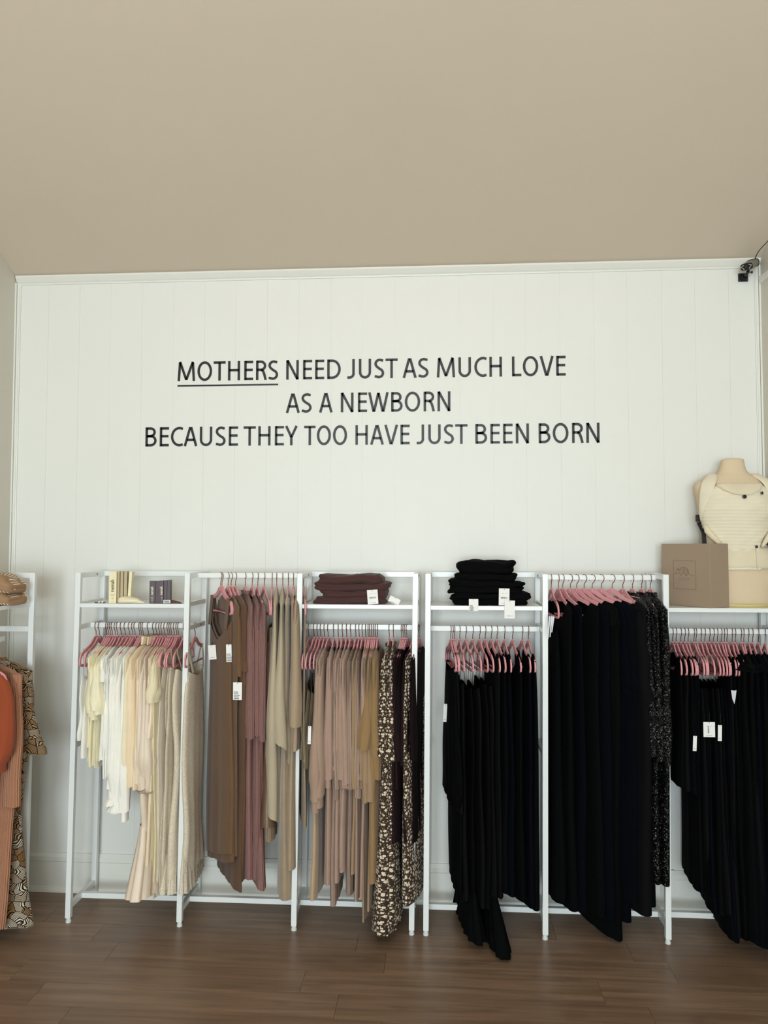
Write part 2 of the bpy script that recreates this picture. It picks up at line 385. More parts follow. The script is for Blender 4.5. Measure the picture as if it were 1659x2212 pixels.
# ------------------------------------------------------------------ wall lettering (cut vinyl, strokes of one width)
def arc(cx, cy, rx, ry, a0, a1, n=14):
    return [(cx+rx*math.cos(math.radians(a0+(a1-a0)*i/n)), cy+ry*math.sin(math.radians(a0+(a1-a0)*i/n))) for i in range(n+1)]
SW = 0.128
def glyph(ch):
    """strokes in cap-height units: (polyline, closed) ; returns width, strokes, left bearing, right bearing"""
    h = SW/2
    st, rd, dg = .10, .055, .012
    g = {
     'M': (.88, [[(.06, 0), (.115, .97)], [(.115, 1), (.44, .06)], [(.44, .06), (.765, 1)], [(.765, .97), (.82, 0)]], .06, .06),
     'O': (.74, ['o'], rd, rd),
     'T': (.60, [[(0, 1-h), (.60, 1-h)], [(.30, 1-h), (.30, 0)]], .02, .02),
     'H': (.61, [[(h, 0), (h, 1)], [(.61-h, 0), (.61-h, 1)], [(h, .53), (.61-h, .53)]], st, st),
     'E': (.45, [[(h, 0), (h, 1)], [(h, 1-h), (.45, 1-h)], [(h, .53), (.43, .53)], [(h, h), (.45, h)]], st, .04),
     'R': (.55, [[(h, 0), (h, 1)], [(h, 1-h*.9)]+arc(.245, .735, .205, .205*0+ .208, 90, -90)+[(h, .527)], [(.26, .53), (.36, .45), (.42, .28), (.485, 0)]], st, .01),
     'S': (.51, [[(.455, .90)]+arc(.285, .745, .205, .195, 62, 200, 12)+[(.14, .60), (.26, .50), (.37, .43)]+arc(.235, .265, .21, .205, 35, -125, 12)+[(.035, .10)]], .04, .04),
     'N': (.62, [[(h, 0), (h, 1)], [(h*1.05, .99), (.62-h*1.05, .01)], [(.62-h, 0), (.62-h, 1)]], st, st),
     'D': (.66, [[(h, 0), (h, 1)], [(h, 1-h), (.22, 1-h)]+arc(.24, .5, .36, .5-h, 88, -88, 18)+[(.22, h), (h, h)]], st, rd),
     'J': (.37, [[(.37-h, 1), (.37-h, .26)]+arc(.11, .26, .195, .20, 0, -88, 8)+[(.0, .062)]], -.04, st),
     'U': (.61, [[(h, 1), (h, .36)]+arc(.305, .33, .241, .272, 180, 360, 16)+[(.61-h, .36), (.61-h, 1)]], st, st),
     'A': (.66, [[(.055, 0), (.31, .99)], [(.35, .99), (.605, 0)], [(.15, .33), (.51, .33)]], dg, dg),
     'B': (.55, [[(h, 0), (h, 1)], [(h, 1-h), (.24, 1-h)]+arc(.25, .74, .20, .20, 88, -88, 10)+[(h, .535)], [(h, .535), (.25, .535)]+arc(.26, .30, .235, .237, 88, -88, 12)+[(h, h)]], st, .05),
     'C': (.60, [[(.585, .90)]+arc(.42, .5, .357, .445, 68, 292, 22)+[(.585, .095)]], rd, .02),
     'L': (.45, [[(h, 0), (h, 1)], [(h, h), (.45, h)]], st, .01),
     'V': (.66, [[(.055, 1), (.315, .01)], [(.345, .01), (.605, 1)]], dg, dg),
     'W': (.98, [[(.055, 1), (.26, .01)], [(.28, .01), (.485, .97)], [(.495, .97), (.70, .01)], [(.72, .01), (.925, 1)]], dg, dg),
     'Y': (.62, [[(.055, 1), (.31, .42)], [(.565, 1), (.31, .42)], [(.31, .46), (.31, 0)]], dg, dg),
    }
    return g[ch]
def ribbon(mb, pts, wdt, closed, T, thick):
    """flat strip of constant width with mitred joins, T maps (x, y) to the wall"""
    n = len(pts); L = []; R = []
    for i in range(n):
        p = Vector((pts[i][0], pts[i][1]))
        a = Vector(pts[(i-1) % n]) if (closed or i > 0) else None
        b = Vector(pts[(i+1) % n]) if (closed or i < n-1) else None
        d1 = (p-a).normalized() if a is not None else None; d2 = (b-p).normalized() if b is not None else None
        if d1 is None: d1 = d2
        if d2 is None: d2 = d1
        nn = Vector((-(d1.y+d2.y), d1.x+d2.x)).normalized(); k = max(.5, nn.dot(Vector((-d1.y, d1.x))))
        L.append(p+nn*(wdt/2/k)); R.append(p-nn*(wdt/2/k))
    V = [T(q, thick) for q in L]+[T(q, thick) for q in R]+[T(q, 0) for q in L]+[T(q, 0) for q in R]
    F = []
    for i in range(n if closed else n-1):
        j = (i+1) % n
        F += [(i, j, n+j, n+i), (i, 2*n+i, 2*n+j, j), (n+i, n+j, 3*n+j, 3*n+i)]
    if not closed: F += [(0, n, 3*n, 2*n), (n-1, 3*n-1, 4*n-1, 2*n-1)]
    mb.add(V, F)
lines = [
 ([('MOTHERS', 383.7, 601), ('NEED', 618.1, 736), ('JUST', 750.3, 859), ('AS', 869.8, 926), ('MUCH', 943.6, 1084.6), ('LOVE', 1105.8, 1222)], (385, 823.6), (1222, 811.3)),
 ([('AS', 617.5, 673.5), ('A', 689.4, 718.4), ('NEWBORN', 736, 973.2)], (618, 891.7), (973, 888.4)),
 ([('BECAUSE', 313.8, 514), ('THEY', 526, 643), ('TOO', 656.9, 749.6), ('HAVE', 767.5, 885), ('JUST', 900, 1010), ('BEEN', 1026.6, 1143), ('BORN', 1163.4, 1295.5)], (314, 964.6), (1295, 956.4)),
]
lz0 = P(800, 962, 0).z
quote = thing('wall_lettering', 'black capital letters of the three-line quote stuck on the white back wall', 'lettering', (P(800, 889, 0).x, 0, lz0))
qo = Vector(quote.location)
for words, (bx0, by0), (bx1, by1) in lines:
    zb = (P(bx0, by0, 0).z+P(bx1, by1, 0).z)/2
    mid = P((bx0+bx1)/2, (by0+by1)/2, 0)
    cap = P(mid and (bx0+bx1)/2, (by0+by1)/2-42.3, 0).z-mid.z
    for wd, x0, x1 in words:
        def xat(px):
            return P(px, by0+(by1-by0)*(px-bx0)/(bx1-bx0), 0).x
        X0, X1 = xat(x0), xat(x1)
        adv = 0; items = []
        for i, ch in enumerate(wd):
            W_, S_, lb, rb = glyph(ch)
            if i: adv += lb
            items.append((adv, W_, S_)); adv += W_
            if i < len(wd)-1: adv += rb
        sx = (X1-X0)/adv
        mb = MB()
        T = lambda q, d: (q[0]-qo.x, -0.0002-d, q[1]-qo.z)
        for ad, W_, S_ in items:
            for st in S_:
                if st == 'o':
                    pts = [(ad+.37+.306*math.cos(2*PI*k/28), .5+.448*math.sin(2*PI*k/28)) for k in range(28)]; cl = True
                else: pts = [(ad+px, py) for px, py in st]; cl = False
                pts = [(X0+px*sx, zb+py*cap) for px, py in pts]
                ribbon(mb, pts, SW*cap, cl, T, .0012)
        mb.build('word', M_black_vinyl, quote)
ua, ub = P(383.5, 833.6, 0), P(601, 830.6, 0)
mb = MB(); mb.box(((ua.x+ub.x)/2-qo.x, -.0008, (ua.z+ub.z)/2-qo.z), (ub.x-ua.x, .0012, .0088)); mb.build('underline', M_black_vinyl, quote)

# ------------------------------------------------------------------ clothes racks
YF, YB = -0.325, -0.050; YM = -0.1975; TS = 0.0255
ZT = P(640, 1238.5, YF).z
LEAN = 0.018/1.67
M_bolt = plain('steel_bolt', '8d8a86', 0.25, metal=1.0)
M_foot = plain('white_plastic_foot', 'dfe3e2', 0.4)
def zat(px, py0, py1, Y): a = P(px, py0, Y).z; b = P(px, py1, Y).z; return (a+b)/2, abs(a-b)
def frame(rack, x, x_of, shelfz, barz, lean, yf=YF, yb=YB):
    """one ladder-like side frame: two posts and its rungs"""
    xs_ = lambda z: x+lean*z-rack.location.x
    for y in (yf, yb):
        MB().beam((xs_(0.022), y, .022), (xs_(ZT), y, ZT), TS, TS).build('post', M_rack, rack, bevel=.0012)
        m = MB(); m.cyl((xs_(0), y, .0), (xs_(0), y, .010), .013, 16); m.cyl((xs_(0), y, .010), (xs_(0), y, .023), .0105, 16); m.build('foot', M_foot, rack, smooth=False)
    for z in [ZT-TS/2, .075]+[shelfz, barz, P(640, 1605, YM).z]:
        h = TS if z > ZT-.05 or z < .1 else .022
        MB().box((xs_(z), (yf+yb)/2, z), (TS*.8, yb-yf-TS, h)).build('side_rail', M_rack, rack, bevel=.001)
    m = MB()
    for z, dy in ((ZT-TS/2, .05), (barz, .055), (P(640, 1605, YM).z, 0)):
        m.cyl((xs_(z)+TS*.4, YM+dy, z), (xs_(z)+TS*.4+.003, YM+dy, z), .005, 10); m.cyl((xs_(z)-TS*.4, YM+dy, z), (xs_(z)-TS*.4-.003, YM+dy, z), .005, 10)
    m.build('bolt', M_bolt, rack)
BARZ = {}
def hang_rail(rack, xa, xb, z, name='hanging_rail', y=YM, d=.016, h=.024):
    ox = rack.location.x
    return MB().box(((xa+xb)/2-ox, y, z), (xb-xa, d, h)).build(name, M_rack, rack, bevel=.001)
def build_rack(name, label, feet, bays, lean):
    xs_ = [P(px, py, YF).x for px, py in feet]
    rack = thing('clothes_rack', label, 'rack', ((xs_[0]+xs_[-1])/2, 0, 0))
    sz = P(640, 1307, YF).z; bz = zat(640, 1347, 1359, YM)[0]
    for x in xs_: frame(rack, x, None, sz, bz, lean)
    for i, b in enumerate(bays):
        xa, xb = xs_[i], xs_[i+1]
        L = lean
        if b['type'] == 'shelf':
            zz = b['shelf']; g = TS/2
            ox = rack.location.x
            m = MB(); m.box(((xa+xb)/2+L*zz-ox, (YF+YB)/2-.0, zz-.003), (xb-xa-TS-.001, YB-YF-.004, .012)); m.box(((xa+xb)/2+L*zz-ox, YF-.004, zz-.006), (xb-xa-TS-.001, .010, .019))
            m.build('shelf', M_rack, rack, bevel=.0008)
            MB().box(((xa+xb)/2+L*ZT-ox, YB, ZT-TS/2), (xb-xa-TS, TS*.8, TS)).build('back_rail', M_rack, rack, bevel=.001)
        hang_rail(rack, xa+L*b['bar']+TS*.4, xb+L*b['bar']-TS*.4, b['bar'])
        hang_rail(rack, xa+TS*.4, xb-TS*.4, .075, 'floor_rail', d=.025, h=.025)
    return rack, xs_
zb1 = zat(300, 1345, 1355.5, YM)[0]; zb2 = zat(540, 1238.5, 1247.5, YM)[0]; zb3 = zat(770, 1348.5, 1359.7, YM)[0]
zb4 = zat(1050, 1352.3, 1363.6, YM)[0]; zb5 = zat(1300, 1242, 1252.5, YM)[0]; zb6 = zat(1560, 1358.2, 1369.2, YM)[0]
feetA = [(148, 1986), (388, 1996), (635, 2007), (889, 2017)]
feetB = [(920, 2017), (1177.5, 2028), (1443, 2037), (1712, 2048)]
sh1 = zat(290, 1302, 1309, YF)[0]; sh3 = zat(770, 1304, 1311, YF)[0]; sh4 = zat(1050, 1306, 1315, YF)[0]; sh6 = zat(1550, 1311, 1319, YF)[0]
rackA, xA = build_rack('a', 'white metal three-bay clothes rack holding the cream, brown and tan clothes', feetA,
    [dict(type='shelf', shelf=sh1, bar=zb1), dict(type='open', bar=zb2), dict(type='shelf', shelf=sh3, bar=zb3)], LEAN*1.15)
rackB, xB = build_rack('b', 'white metal clothes rack on the right holding all the black clothes', feetB,
    [dict(type='shelf', shelf=sh4, bar=zb4), dict(type='open', bar=zb5), dict(type='shelf', shelf=sh6, bar=zb6)], LEAN*.75)
# rack along the left wall, its far end frame turned to us
LX = P(69, 1400, -.36).x; LY = -.36
rackC = thing('clothes_rack', 'white metal clothes rack against the left wall, cut by the picture edge', 'rack', (LX-.14, LY-.28, 0))
ox, oy = rackC.location.x, rackC.location.y
for y in (LY, LY-.56):
    for x in (LX, LX-.275):
        MB().beam((x-ox-LEAN*1.0, y-oy, .022), (x-ox, y-oy, ZT), TS, TS).build('post', M_rack, rackC, bevel=.0012)
        m = MB(); m.cyl((x-ox-.012, y-oy, 0), (x-ox-.012, y-oy, .023), .012, 14); m.build('foot', M_foot, rackC)
    for z in (ZT-TS/2, P(30, 1358, LY).z, .075):
        MB().box((LX-.1375-ox, y-oy, z), (.275-TS, TS*.8, TS)).build('side_rail', M_rack, rackC, bevel=.001)
shL = P(66, 1305.5, LY-.02).z
MB().box((LX-.1375-ox, -.28-.0+LY-oy+.0, shL), (.265, .56-TS, .018)).build('shelf', M_rack, rackC, bevel=.001)
BXL = LX-.1375; zbL = P(30, 1352, LY).z-.06
MB().box((BXL-ox, LY-.28-oy, zbL), (.016, .56-TS, .024)).build('hanging_rail', M_rack, rackC, bevel=.001)
MB().box((BXL-ox, LY-.28-oy, .075), (.025, .56-TS, .025)).build('floor_rail', M_rack, rackC, bevel=.001)

# ------------------------------------------------------------------ hangers
M_pink = plain('pink_flock', 'dc9b9f', 0.85, noise=0.05, nscale=200, bump=0.15, spec=0.2)
M_copper = plain('rose_copper', 'a07b68', 0.25, metal=1.0, noise=0.02)
ARM = [(0, -.078), (.018, -.081), (.040, -.096), (.065, -.1105), (.095, -.1195), (.125, -.1275), (.146, -.135), (.160, -.144), (.170, -.158), (.174, -.174), (.170, -.188), (.160, -.193), (.145, -.194)]
def zarm(u):
    u = abs(u)
    return float(np.interp(u, [p[0] for p in ARM[:8]], [p[1] for p in ARM[:8]]))
def hanger_meshes():
    top = ARM; N = len(top); pts = []
    full = [(-u, z) for u, z in reversed(top[1:])]+top       # left crossbar end ... hub ... right
    hh = lambda u, z: (.0115-.004*min(1, abs(u)/.10)) if z > -.15 else .0055
    n = len(full); V = []
    for i, (u, z) in enumerate(full):
        a = full[i-1] if i else full[i+1]; b = full[(i+1)] if i < n-1 else full[i-1]
        if i == 0: d = Vector((full[1][0]-u, full[1][1]-z))
        elif i == n-1: d = Vector((u-full[i-1][0], z-full[i-1][1]))
        else: d = Vector((b[0]-a[0], b[1]-a[1]))
        d.normalize(); nx, nz = -d.y, d.x
        h = hh(u, z)
        for s, t in ((1, -1), (1, 1), (-1, 1), (-1, -1)):
            V.append((t*.0032, -(u+nx*h*s), z+nz*h*s))
    F = []
    for i in range(n-1):
        for k in range(4): F.append((i*4+k, i*4+(k+1) % 4, i*4+4+(k+1) % 4, i*4+4+k))
    # crossbar closes the loop
    a = 0; b = (n-1)*4
    for k in range(4): F.append((b+k, b+(k+1) % 4, a+(3-((k+1) % 4)+1) % 4 if False else a+[3, 2, 1, 0][(k+1) % 4], a+[3, 2, 1, 0][k]))
    me = bpy.data.meshes.new('hanger_body'); me.from_pydata(V, [], F); me.materials.append(M_pink)
    # neck boss under the hook
    m = MB(); m.V = [tuple(v.co) for v in me.vertices]; m.F = [tuple(p.vertices) for p in me.polygons]
    m.tube([(0, 0, -.080), (0, 0, -.070), (0, 0, -.062)], [.006, .0052, .0035], 10)
    me = bpy.data.meshes.new('hanger_body'); me.from_pydata(m.V, [], m.F); me.materials.append(M_pink); me.update()
    r = .0185; pc = (-.0165)
    pts = []
    for a in range(-150, 91, 20):
        an = math.radians(a)
        pts.append((0, -( -r*math.cos(an+PI/2) if False else r*math.sin(math.radians(a+0)) ), 0))
    pts = [(0, -(-r*math.sin(math.radians(150-15*i))), pc+r*math.cos(math.radians(150-15*i))) for i in range(0, 16)]
    # continue past the front: back to the middle and straight down
    pts = [(0, r*math.sin(math.radians(t)), pc+r*math.cos(math.radians(t))) for t in range(130, -101, -15)]
    pts += [(0, -.013, -.030), (0, -.006, -.037), (0, -.001, -.044), (0, 0, -.052), (0, 0, -.066)]
    hk = MB(); hk.tube(pts, .0019, 7)
    mh = bpy.data.meshes.new('hook'); mh.from_pydata(hk.V, [], hk.F); mh.materials.append(M_copper)
    mh.polygons.foreach_set('use_smooth', [True]*len(mh.polygons)); mh.update()
    return me, mh
ME_BODY, ME_HOOK = hanger_meshes()
def place_hanger(x, y, ztop, psi, label, group):
    t = thing('clothes_hanger', label, 'hanger', (x, y, ztop), psi, group)
    for me, nm in ((ME_BODY, 'hanger_body'), (ME_HOOK, 'hook')):
        o = bpy.data.objects.new(nm, me); COL.objects.link(o); o.parent = t
    return t

# ------------------------------------------------------------------ garments
def noise1(x, seed):
    r = np.random.default_rng(seed); out = np.zeros_like(x)
    for k in range(1, 6): out += np.sin(x*k*2*PI+r.uniform(0, 6.28))*r.uniform(.3, 1)/k
    return out/1.6
def loft(name, mat, parent, zs, A, B, CU, fold, hem=None, nth=56, seed=0, kf=9, CN=None, sharp=.6, lowk=3, lowamp=.4, close_bottom=False, vee=0.0, wob=0.0, scoop=0.0, nk=.08, zst=0.0):
    """cloth tube: rings at heights zs with half widths A (towards the viewer, u) and B (thickness, n); vertical folds of depth fold"""
    R = len(zs); th = np.linspace(0, 2*PI, nth, endpoint=False)
    c, s = np.cos(th), np.sin(th); e = .9
    cu_, sn_ = np.sign(c)*np.abs(c)**e, np.sign(s)*np.abs(s)**e
    r = np.random.default_rng(seed)
    # arclength parameter of a typical ring
    a0, b0 = float(np.mean(A)), float(np.mean(B))
    xx, yy = a0*cu_, b0*sn_; ds = np.hypot(np.diff(np.append(xx, xx[0])), np.diff(np.append(yy, yy[0]))); S = np.concatenate([[0], np.cumsum(ds)[:-1]]); per = ds.sum(); S = S/per
    ph = r.uniform(0, 6.28, 4); T = np.linspace(0, 1, R)
    V = np.zeros((R, nth, 3))
    nx, ny = c/ max(a0, 1e-4), s/max(b0, 1e-4); nl = np.hypot(nx, ny); nx, ny = nx/nl, ny/nl
    warp = noise1(S, seed+5)*.35
    wa = r.uniform(0, 6.28, 6); wf = r.uniform(.6, 1.6, 3)
    for i in range(R):
        t = T[i]
        w_u = wob*min(1, t*3)*(math.sin(6*wf[0]*t+wa[0])+.5*math.sin(13*wf[1]*t+wa[1])); w_n = wob*.7*min(1, t*3)*(math.sin(5*wf[2]*t+wa[2])+.4*math.sin(11*t+wa[3]))
        dr = .25*math.sin(2.2*t+ph[2])
        w1 = 1-np.abs(np.sin(PI*kf*(S+.06*warp)+ph[0]+dr))**sharp*1.0
        w2 = np.sin(2*PI*lowk*S+ph[1]+.8*t)
        w3 = np.sin(2*PI*(kf*2+1)*S+ph[3]+1.5*t)*.18
        d = -fold[i]*(w1*1.1-.45+lowamp*w2*.6+w3)
        u = A[i]*cu_+CU[i]+nx*d*.9+w_u*(.5+.5*cu_); n = B[i]*sn_+ny*d+w_n*cu_+(CN[i] if CN is not None else 0)
        z = np.full(nth, zs[i])
        if hem is not None:
            k = max(0., (t-.5)/.5)
            z = zs[i]+k*hem(S, u)
        if scoop:
            dd = scoop if i < 6 else max(0.0, scoop-(zst-zs[i])*.92)
            z = z-dd*np.clip(1-np.abs(u-CU[i])/nk, 0, 1)**.6
        if vee and i < 6: z = z+vee*(1-i/6.0)*(np.abs(u-CU[i])/A[i])**1.3
        V[i, :, 0] = n; V[i, :, 1] = -u; V[i, :, 2] = z
    Vf = V.reshape(-1, 3)
    F = []
    for i in range(R-1):
        for k in range(nth):
            F.append((i*nth+k, i*nth+(k+1) % nth, (i+1)*nth+(k+1) % nth, (i+1)*nth+k))
    su = np.append(S, 1.0)*per
    uvs = []
    for i in range(R-1):
        for k in range(nth):
            uvs += [(su[k], zs[i]), (su[k+1], zs[i]), (su[k+1], zs[i+1]), (su[k], zs[i+1])]
    if close_bottom:
        F.append(tuple((R-1)*nth+k for k in range(nth-1, -1, -1))); uvs += [(0, 0)]*nth
    return newmesh(name, Vf, F, mat, parent, True, uvs)
def interp(zs, pts):
    pts = sorted(pts); return np.interp(zs, [p[0] for p in pts], [p[1] for p in pts])

def garment(x, y, ztop, psi, g, label, cat, group, seed):
    """g: dict(mat, hem(px), top='shoulder'|'strap', w=[(frac, half width)], ...)"""
    droop = .02
    root = thing(g.get('name', 'dress' if cat == 'dress' else 'blouse'), label, cat, (x, y, ztop), psi, group)
    mat = g['mat']; b = g.get('b', .008); spread = g.get('spread', 1.6)
    L = g['len']                                         # hem height, local (negative)
    fold = g.get('fold', .006); kf = g.get('kf', 8)
    r = np.random.default_rng(seed)
    W0 = g.get('w0', .185)
    prof = g.get('w', [(0, W0), (.3, W0*.95), (1, W0*1.05)])
    if g.get('top', 'shoulder') == 'shoulder': prof = [(0, min(W0+.008, .194)), (.10, max(min(W0+.008, .194), prof[0][1]))]+[(p[0], p[1]) for p in prof if p[0] > .11]
    cu = g.get('cu', [(0, .008), (1, .015)])
    if g.get('top', 'shoulder') == 'shoulder':
        zs = []; A = []; B = []
        nk = g.get('neck', .080)*r.uniform(.85, 1.15); we = min(W0, .176)*r.uniform(.95, 1.0); droop = r.uniform(0, .007)
        for f_, bb in ((0, .35), (.08, .5), (.3, .6), (.55, .75), (.8, .85), (1, .95)):
            u = nk+(we-nk)*f_; zs.append(zarm(u)+.012-.004*f_-droop*f_**2.5); A.append(u); B.append(max(.0055, b*bb))
        z0 = zs[-1]
        nf = [0]*6; start = z0-.012
    else:
        start = g.get('strapz', -.25); zs = []; A = []; B = []; nf = []
    nb = g.get('rows', 26)
    tt = np.linspace(0, 1, nb)
    zb = start+(L-start)*tt
    zs += list(zb); A += list(np.interp(tt, [p[0] for p in prof], [p[1] for p in prof]))
    B += list(np.interp(tt, [p[0] for p in g['bw']], [p[1] for p in g['bw']]) if g.get('bw') else b*(1+(spread-1)*tt)); nf += list(fold*np.clip(.15+1.0*tt, 0, 1))
    zs = np.array(zs); A = np.array(A); B = np.array(B); nf = np.array(nf)
    CUv = np.interp(np.clip((zs-start)/(L-start), 0, 1), [p[0] for p in cu], [p[1] for p in cu])
    CUv = np.maximum(CUv, A-.178)
    hs = g.get('hemslope', 0.0); ha = g.get('hemamp', .008); hp = g.get('points', 0.0); hph = g.get('pph', 0.0); hn = g.get('npt', 2)
    hem = lambda S, u: ha*noise1(S, seed+9)-hs*u+hp*np.cos(2*PI*hn*S+hph)
    body = loft('body', mat, root, zs, A, B, CUv, nf, hem, g.get('nth', 56), seed, kf, sharp=g.get('sharp', .6), vee=(g.get('vee', .035) if g.get('top') == 'strap' else 0), wob=g.get('wob', .006), scoop=(0 if g.get('top', 'shoulder') == 'strap' or g.get('collar') else g.get('scoop', .03)), nk=g.get('neck', .08), zst=start)
    if g.get('top') == 'strap':
        ws = g.get('strapw', .006)
        at = g.get('strapu', .125)
        for s in (1, -1):
            for k in range(g.get('nstrap', 1)):
                u0 = s*(at-.012*k); za = zarm(u0)+.012; hw = A[0]*.78*s
                pts = [(-B[0]*.9, -hw, start+.004+g.get('vee', .035)*.62), (-.0055, -u0, za-.02), (-.0048, -u0, za), (0, -u0, za+.002), (.0048, -u0, za), (.0055, -u0, za-.02), (B[0]*.9, -hw, start+.004+g.get('vee', .035)*.62)]
                V = []
                for p in pts:
                    V += [(p[0], p[1]-ws/2, p[2]), (p[0], p[1]+ws/2, p[2])]
                F = [(2*i, 2*i+1, 2*i+3, 2*i+2) for i in range(len(pts)-1)]
                newmesh('strap', V, F, mat, root, False, [(0, 0)]*4*len(F))
    sl = g.get('sleeve')
    if sl:
        for s in (1, -1):
            if s == -1 and not sl.get('both', True): continue
            u0 = .140; zt_ = zarm(.160)+.006-droop; zl = sl['z']
            n = 16; tt = np.linspace(0, 1, n)
            za = zt_+(zl-zt_)*tt
            r0, r1 = sl.get('r0', .040), sl.get('r1', .030)
            bn = sl.get('bn', max(b*1.4, .017)); cn = sl.get('cn', float(r.uniform(-.006, .010)))
            k_ = .8 if s == 1 else .6
            AA = np.interp(tt, [0, .05, .2, .82, .9, 1], [.006, .022, r0*k_, sl.get('rb', r0*.9)*k_, r1*k_, r1*k_])
            wide = sl.get('rb', r0)/max(r0, .03)
            BB = np.interp(tt, [0, .1, .45, .84, .93, 1], [b*.8, b*1.1, (b+bn)/2, bn*wide, bn*sl.get('pinch', .9), bn*sl.get('pinch', .9)])
            CNs = np.interp(tt, [0, .15, 1], [0, 0, cn])
            CUs = s*np.interp(tt, [0, .1, .5, 1], [u0+.012, u0+.022, u0+.028, u0+.024+sl.get('out', .015)])
            ff = sl.get('fold', fold*.8)*np.clip(.2+tt, 0, 1)
            if s == -1:
                CUs = np.maximum(CUs, -(.185-r0*k_))
            o = loft('sleeve', mat, root, za, AA, BB, CUs, ff, (lambda S, u: .006*noise1(S, seed+31)), 36, seed+17, sl.get('kf', 4), CN=CNs, wob=.003)
            if sl.get('cuff'):
                zc = np.array([zl+.006, zl, zl-sl['cuff']*.5, zl-sl['cuff']]); k = r1*sl.get('cuffk', .8)
                loft('cuff', sl.get('cuffmat', mat), root, zc, np.array([k, k, k*.95, k]), np.full(4, BB[-1]*.72), np.full(4, CUs[-1]), np.full(4, .001), None, 28, seed+3, 5, CN=np.full(4, CNs[-1]))
            if sl.get('frill'):
                zc = zl-np.array([0, .008, .02, sl['frill']]); k = r1*.6
                loft('ruffle', mat, root, zc, np.array([k, k*1.2, k*1.8, k*2.1]), BB[-1]*np.array([.8, 1.0, 1.35, 1.5]), np.full(4, CUs[-1]), np.array([.001, .003, .006, .008]), (lambda S, u: .006*noise1(S, seed)), 48, seed+4, 9, CN=np.full(4, CNs[-1]))
    ti = g.get('tier')
    if ti:      # gathered lower tier: (top z, bottom z, half width at top, at bottom)
        zt_, zb_, a0, a1 = ti
        n = 14; tt = np.linspace(0, 1, n)
        loft('ruffle', g.get('tiermat', mat), root, zt_+(zb_-zt_)*tt, a0+(a1-a0)*tt, g.get('tb', (.018, .034))[0]+g.get('tb', (.018, .034))[1]*tt, np.maximum(CUv[-1]+g.get('tiercu', 0), a0+(a1-a0)*tt-.178), .002+.012*tt, hem, 80, seed+40, 17, sharp=.7)
    if g.get('collar'):
        h = g['collar']; n = 5; tt = np.linspace(0, 1, n)
        loft('collar', mat, root, zarm(.07)+.012+h*tt, np.full(n, .082)-.012*tt, np.full(n, b*.7)+.004*tt, np.zeros(n), .001+.004*tt, (lambda S, u: .004*noise1(S, seed)), 48, seed+21, 14)
    return root

def price_tag(parent, px, py, w_px, h_px, Y, kind, tilt=0.0, facing=0.0, string=None):
    """card hanging on a garment: laid against the cloth behind it, parented to the garment"""
    if Y is None:
        bpy.context.view_layer.update(); dg = bpy.context.evaluated_depsgraph_get(); ys = []
        for fx in (-.5, 0, .5):
            for fy in (-.5, -.2, .2, .5):
                q = P(px+fx*w_px, py+fy*h_px, 0); d = (q-Vector(CAM)).normalized()
                hit, loc, *_ = scene.ray_cast(dg, Vector(CAM), d)
                if hit: ys.append(loc.y)
        Y = min(ys)-.004
    c = P(px, py, Y); d = (c-Vector(CAM)).length*1.0; k = (Y-CAM[1])/FPX
    w_, h_ = w_px*k, h_px*k
    bpy.context.view_layer.update()
    inv = parent.matrix_world.inverted() if parent else Matrix()
    R = Matrix.Translation(c) @ Matrix.Rotation(facing, 4, 'Z') @ Matrix.Rotation(tilt, 4, 'Y')
    m = MB(); m.box((0, 0, 0), (w_, .0009, h_))
    o = m.build('price_tag', M_card, parent); o.data.transform(inv @ R)
    ink = M_ink
    def put(txt, size, x, z, off=0):
        t = text_mesh(txt, 'printed_text', ink, o, size*.92, inv @ R @ Matrix.Translation((x, -.0007, z)) @ Matrix.Rotation(PI/2, 4, 'X'), sx=.66, offset=off)
    if kind == 'returns':
        for i, s in enumerate(('RETURNS', 'WILL NOT', 'BE ACCEPTED', 'IF THIS TAG', 'IS REMOVED')):
            put(s, h_*.088, -w_*.40, -h_*.08-i*h_*.092, .0003)
    if kind in ('barcode', 'barcode_up', 'barcode_small'):
        m = MB(); rr = random.Random(5); x = -w_*.30
        while x < w_*.30:
            bw = rr.choice((.0005, .0009, .0014)); m.box((x, -.0006, -h_*.05), (bw, .0003, h_*.10)); x += bw+rr.choice((.0006, .001))
        if kind == 'barcode_up':
            m.V = [(v[2]*1.0, v[1], v[0]*1.0) for v in m.V]
        b_ = m.build('barcode', ink, o); b_.data.transform(inv @ R)
        m = MB(); m.box((-.1*w_, -.0006, h_*.22), (w_*.22, .0003, .0009)); m.box((.2*w_, -.0006, h_*.22), (w_*.16, .0003, .0009)); m.box((0, -.0006, -h_*.40), (w_*.5, .0003, .0012))
        b_ = m.build('printed_line', M_ink_grey, o); b_.data.transform(inv @ R)
    if kind == 'brand':
        m = MB(); m.box((-.08*w_, -.0006, -h_*.36), (w_*.36, .0003, .0018)); m.box((.22*w_, -.0006, -h_*.36), (w_*.26, .0003, .0009))
        b_ = m.build('printed_line', M_ink_grey, o); b_.data.transform(inv @ R)
    m = MB(); m.cyl((0, -.0008, h_*.44), (0, .0008, h_*.44), .0016, 10)
    b_ = m.build('eyelet', M_ink, o); b_.data.transform(inv @ R)
    sl = string if string is not None else .02
    if sl:
        m = MB(); m.tube([(0, -.001, h_*.43), (.002, .002, h_*.5+sl*.5), (.004, .006, h_*.5+sl)], .0007, 5)
        s_ = m.build('string', M_string, o); s_.data.transform(inv @ R)
    return o
M_card = plain('white_card', 'efeeea', 0.6, noise=0.01)
M_ink = plain('black_ink', '141414', 0.6)
M_ink_grey = plain('grey_ink', '77736e', 0.6)
M_ribbon = plain('white_satin_ribbon', 'cfd2d6', 0.5)
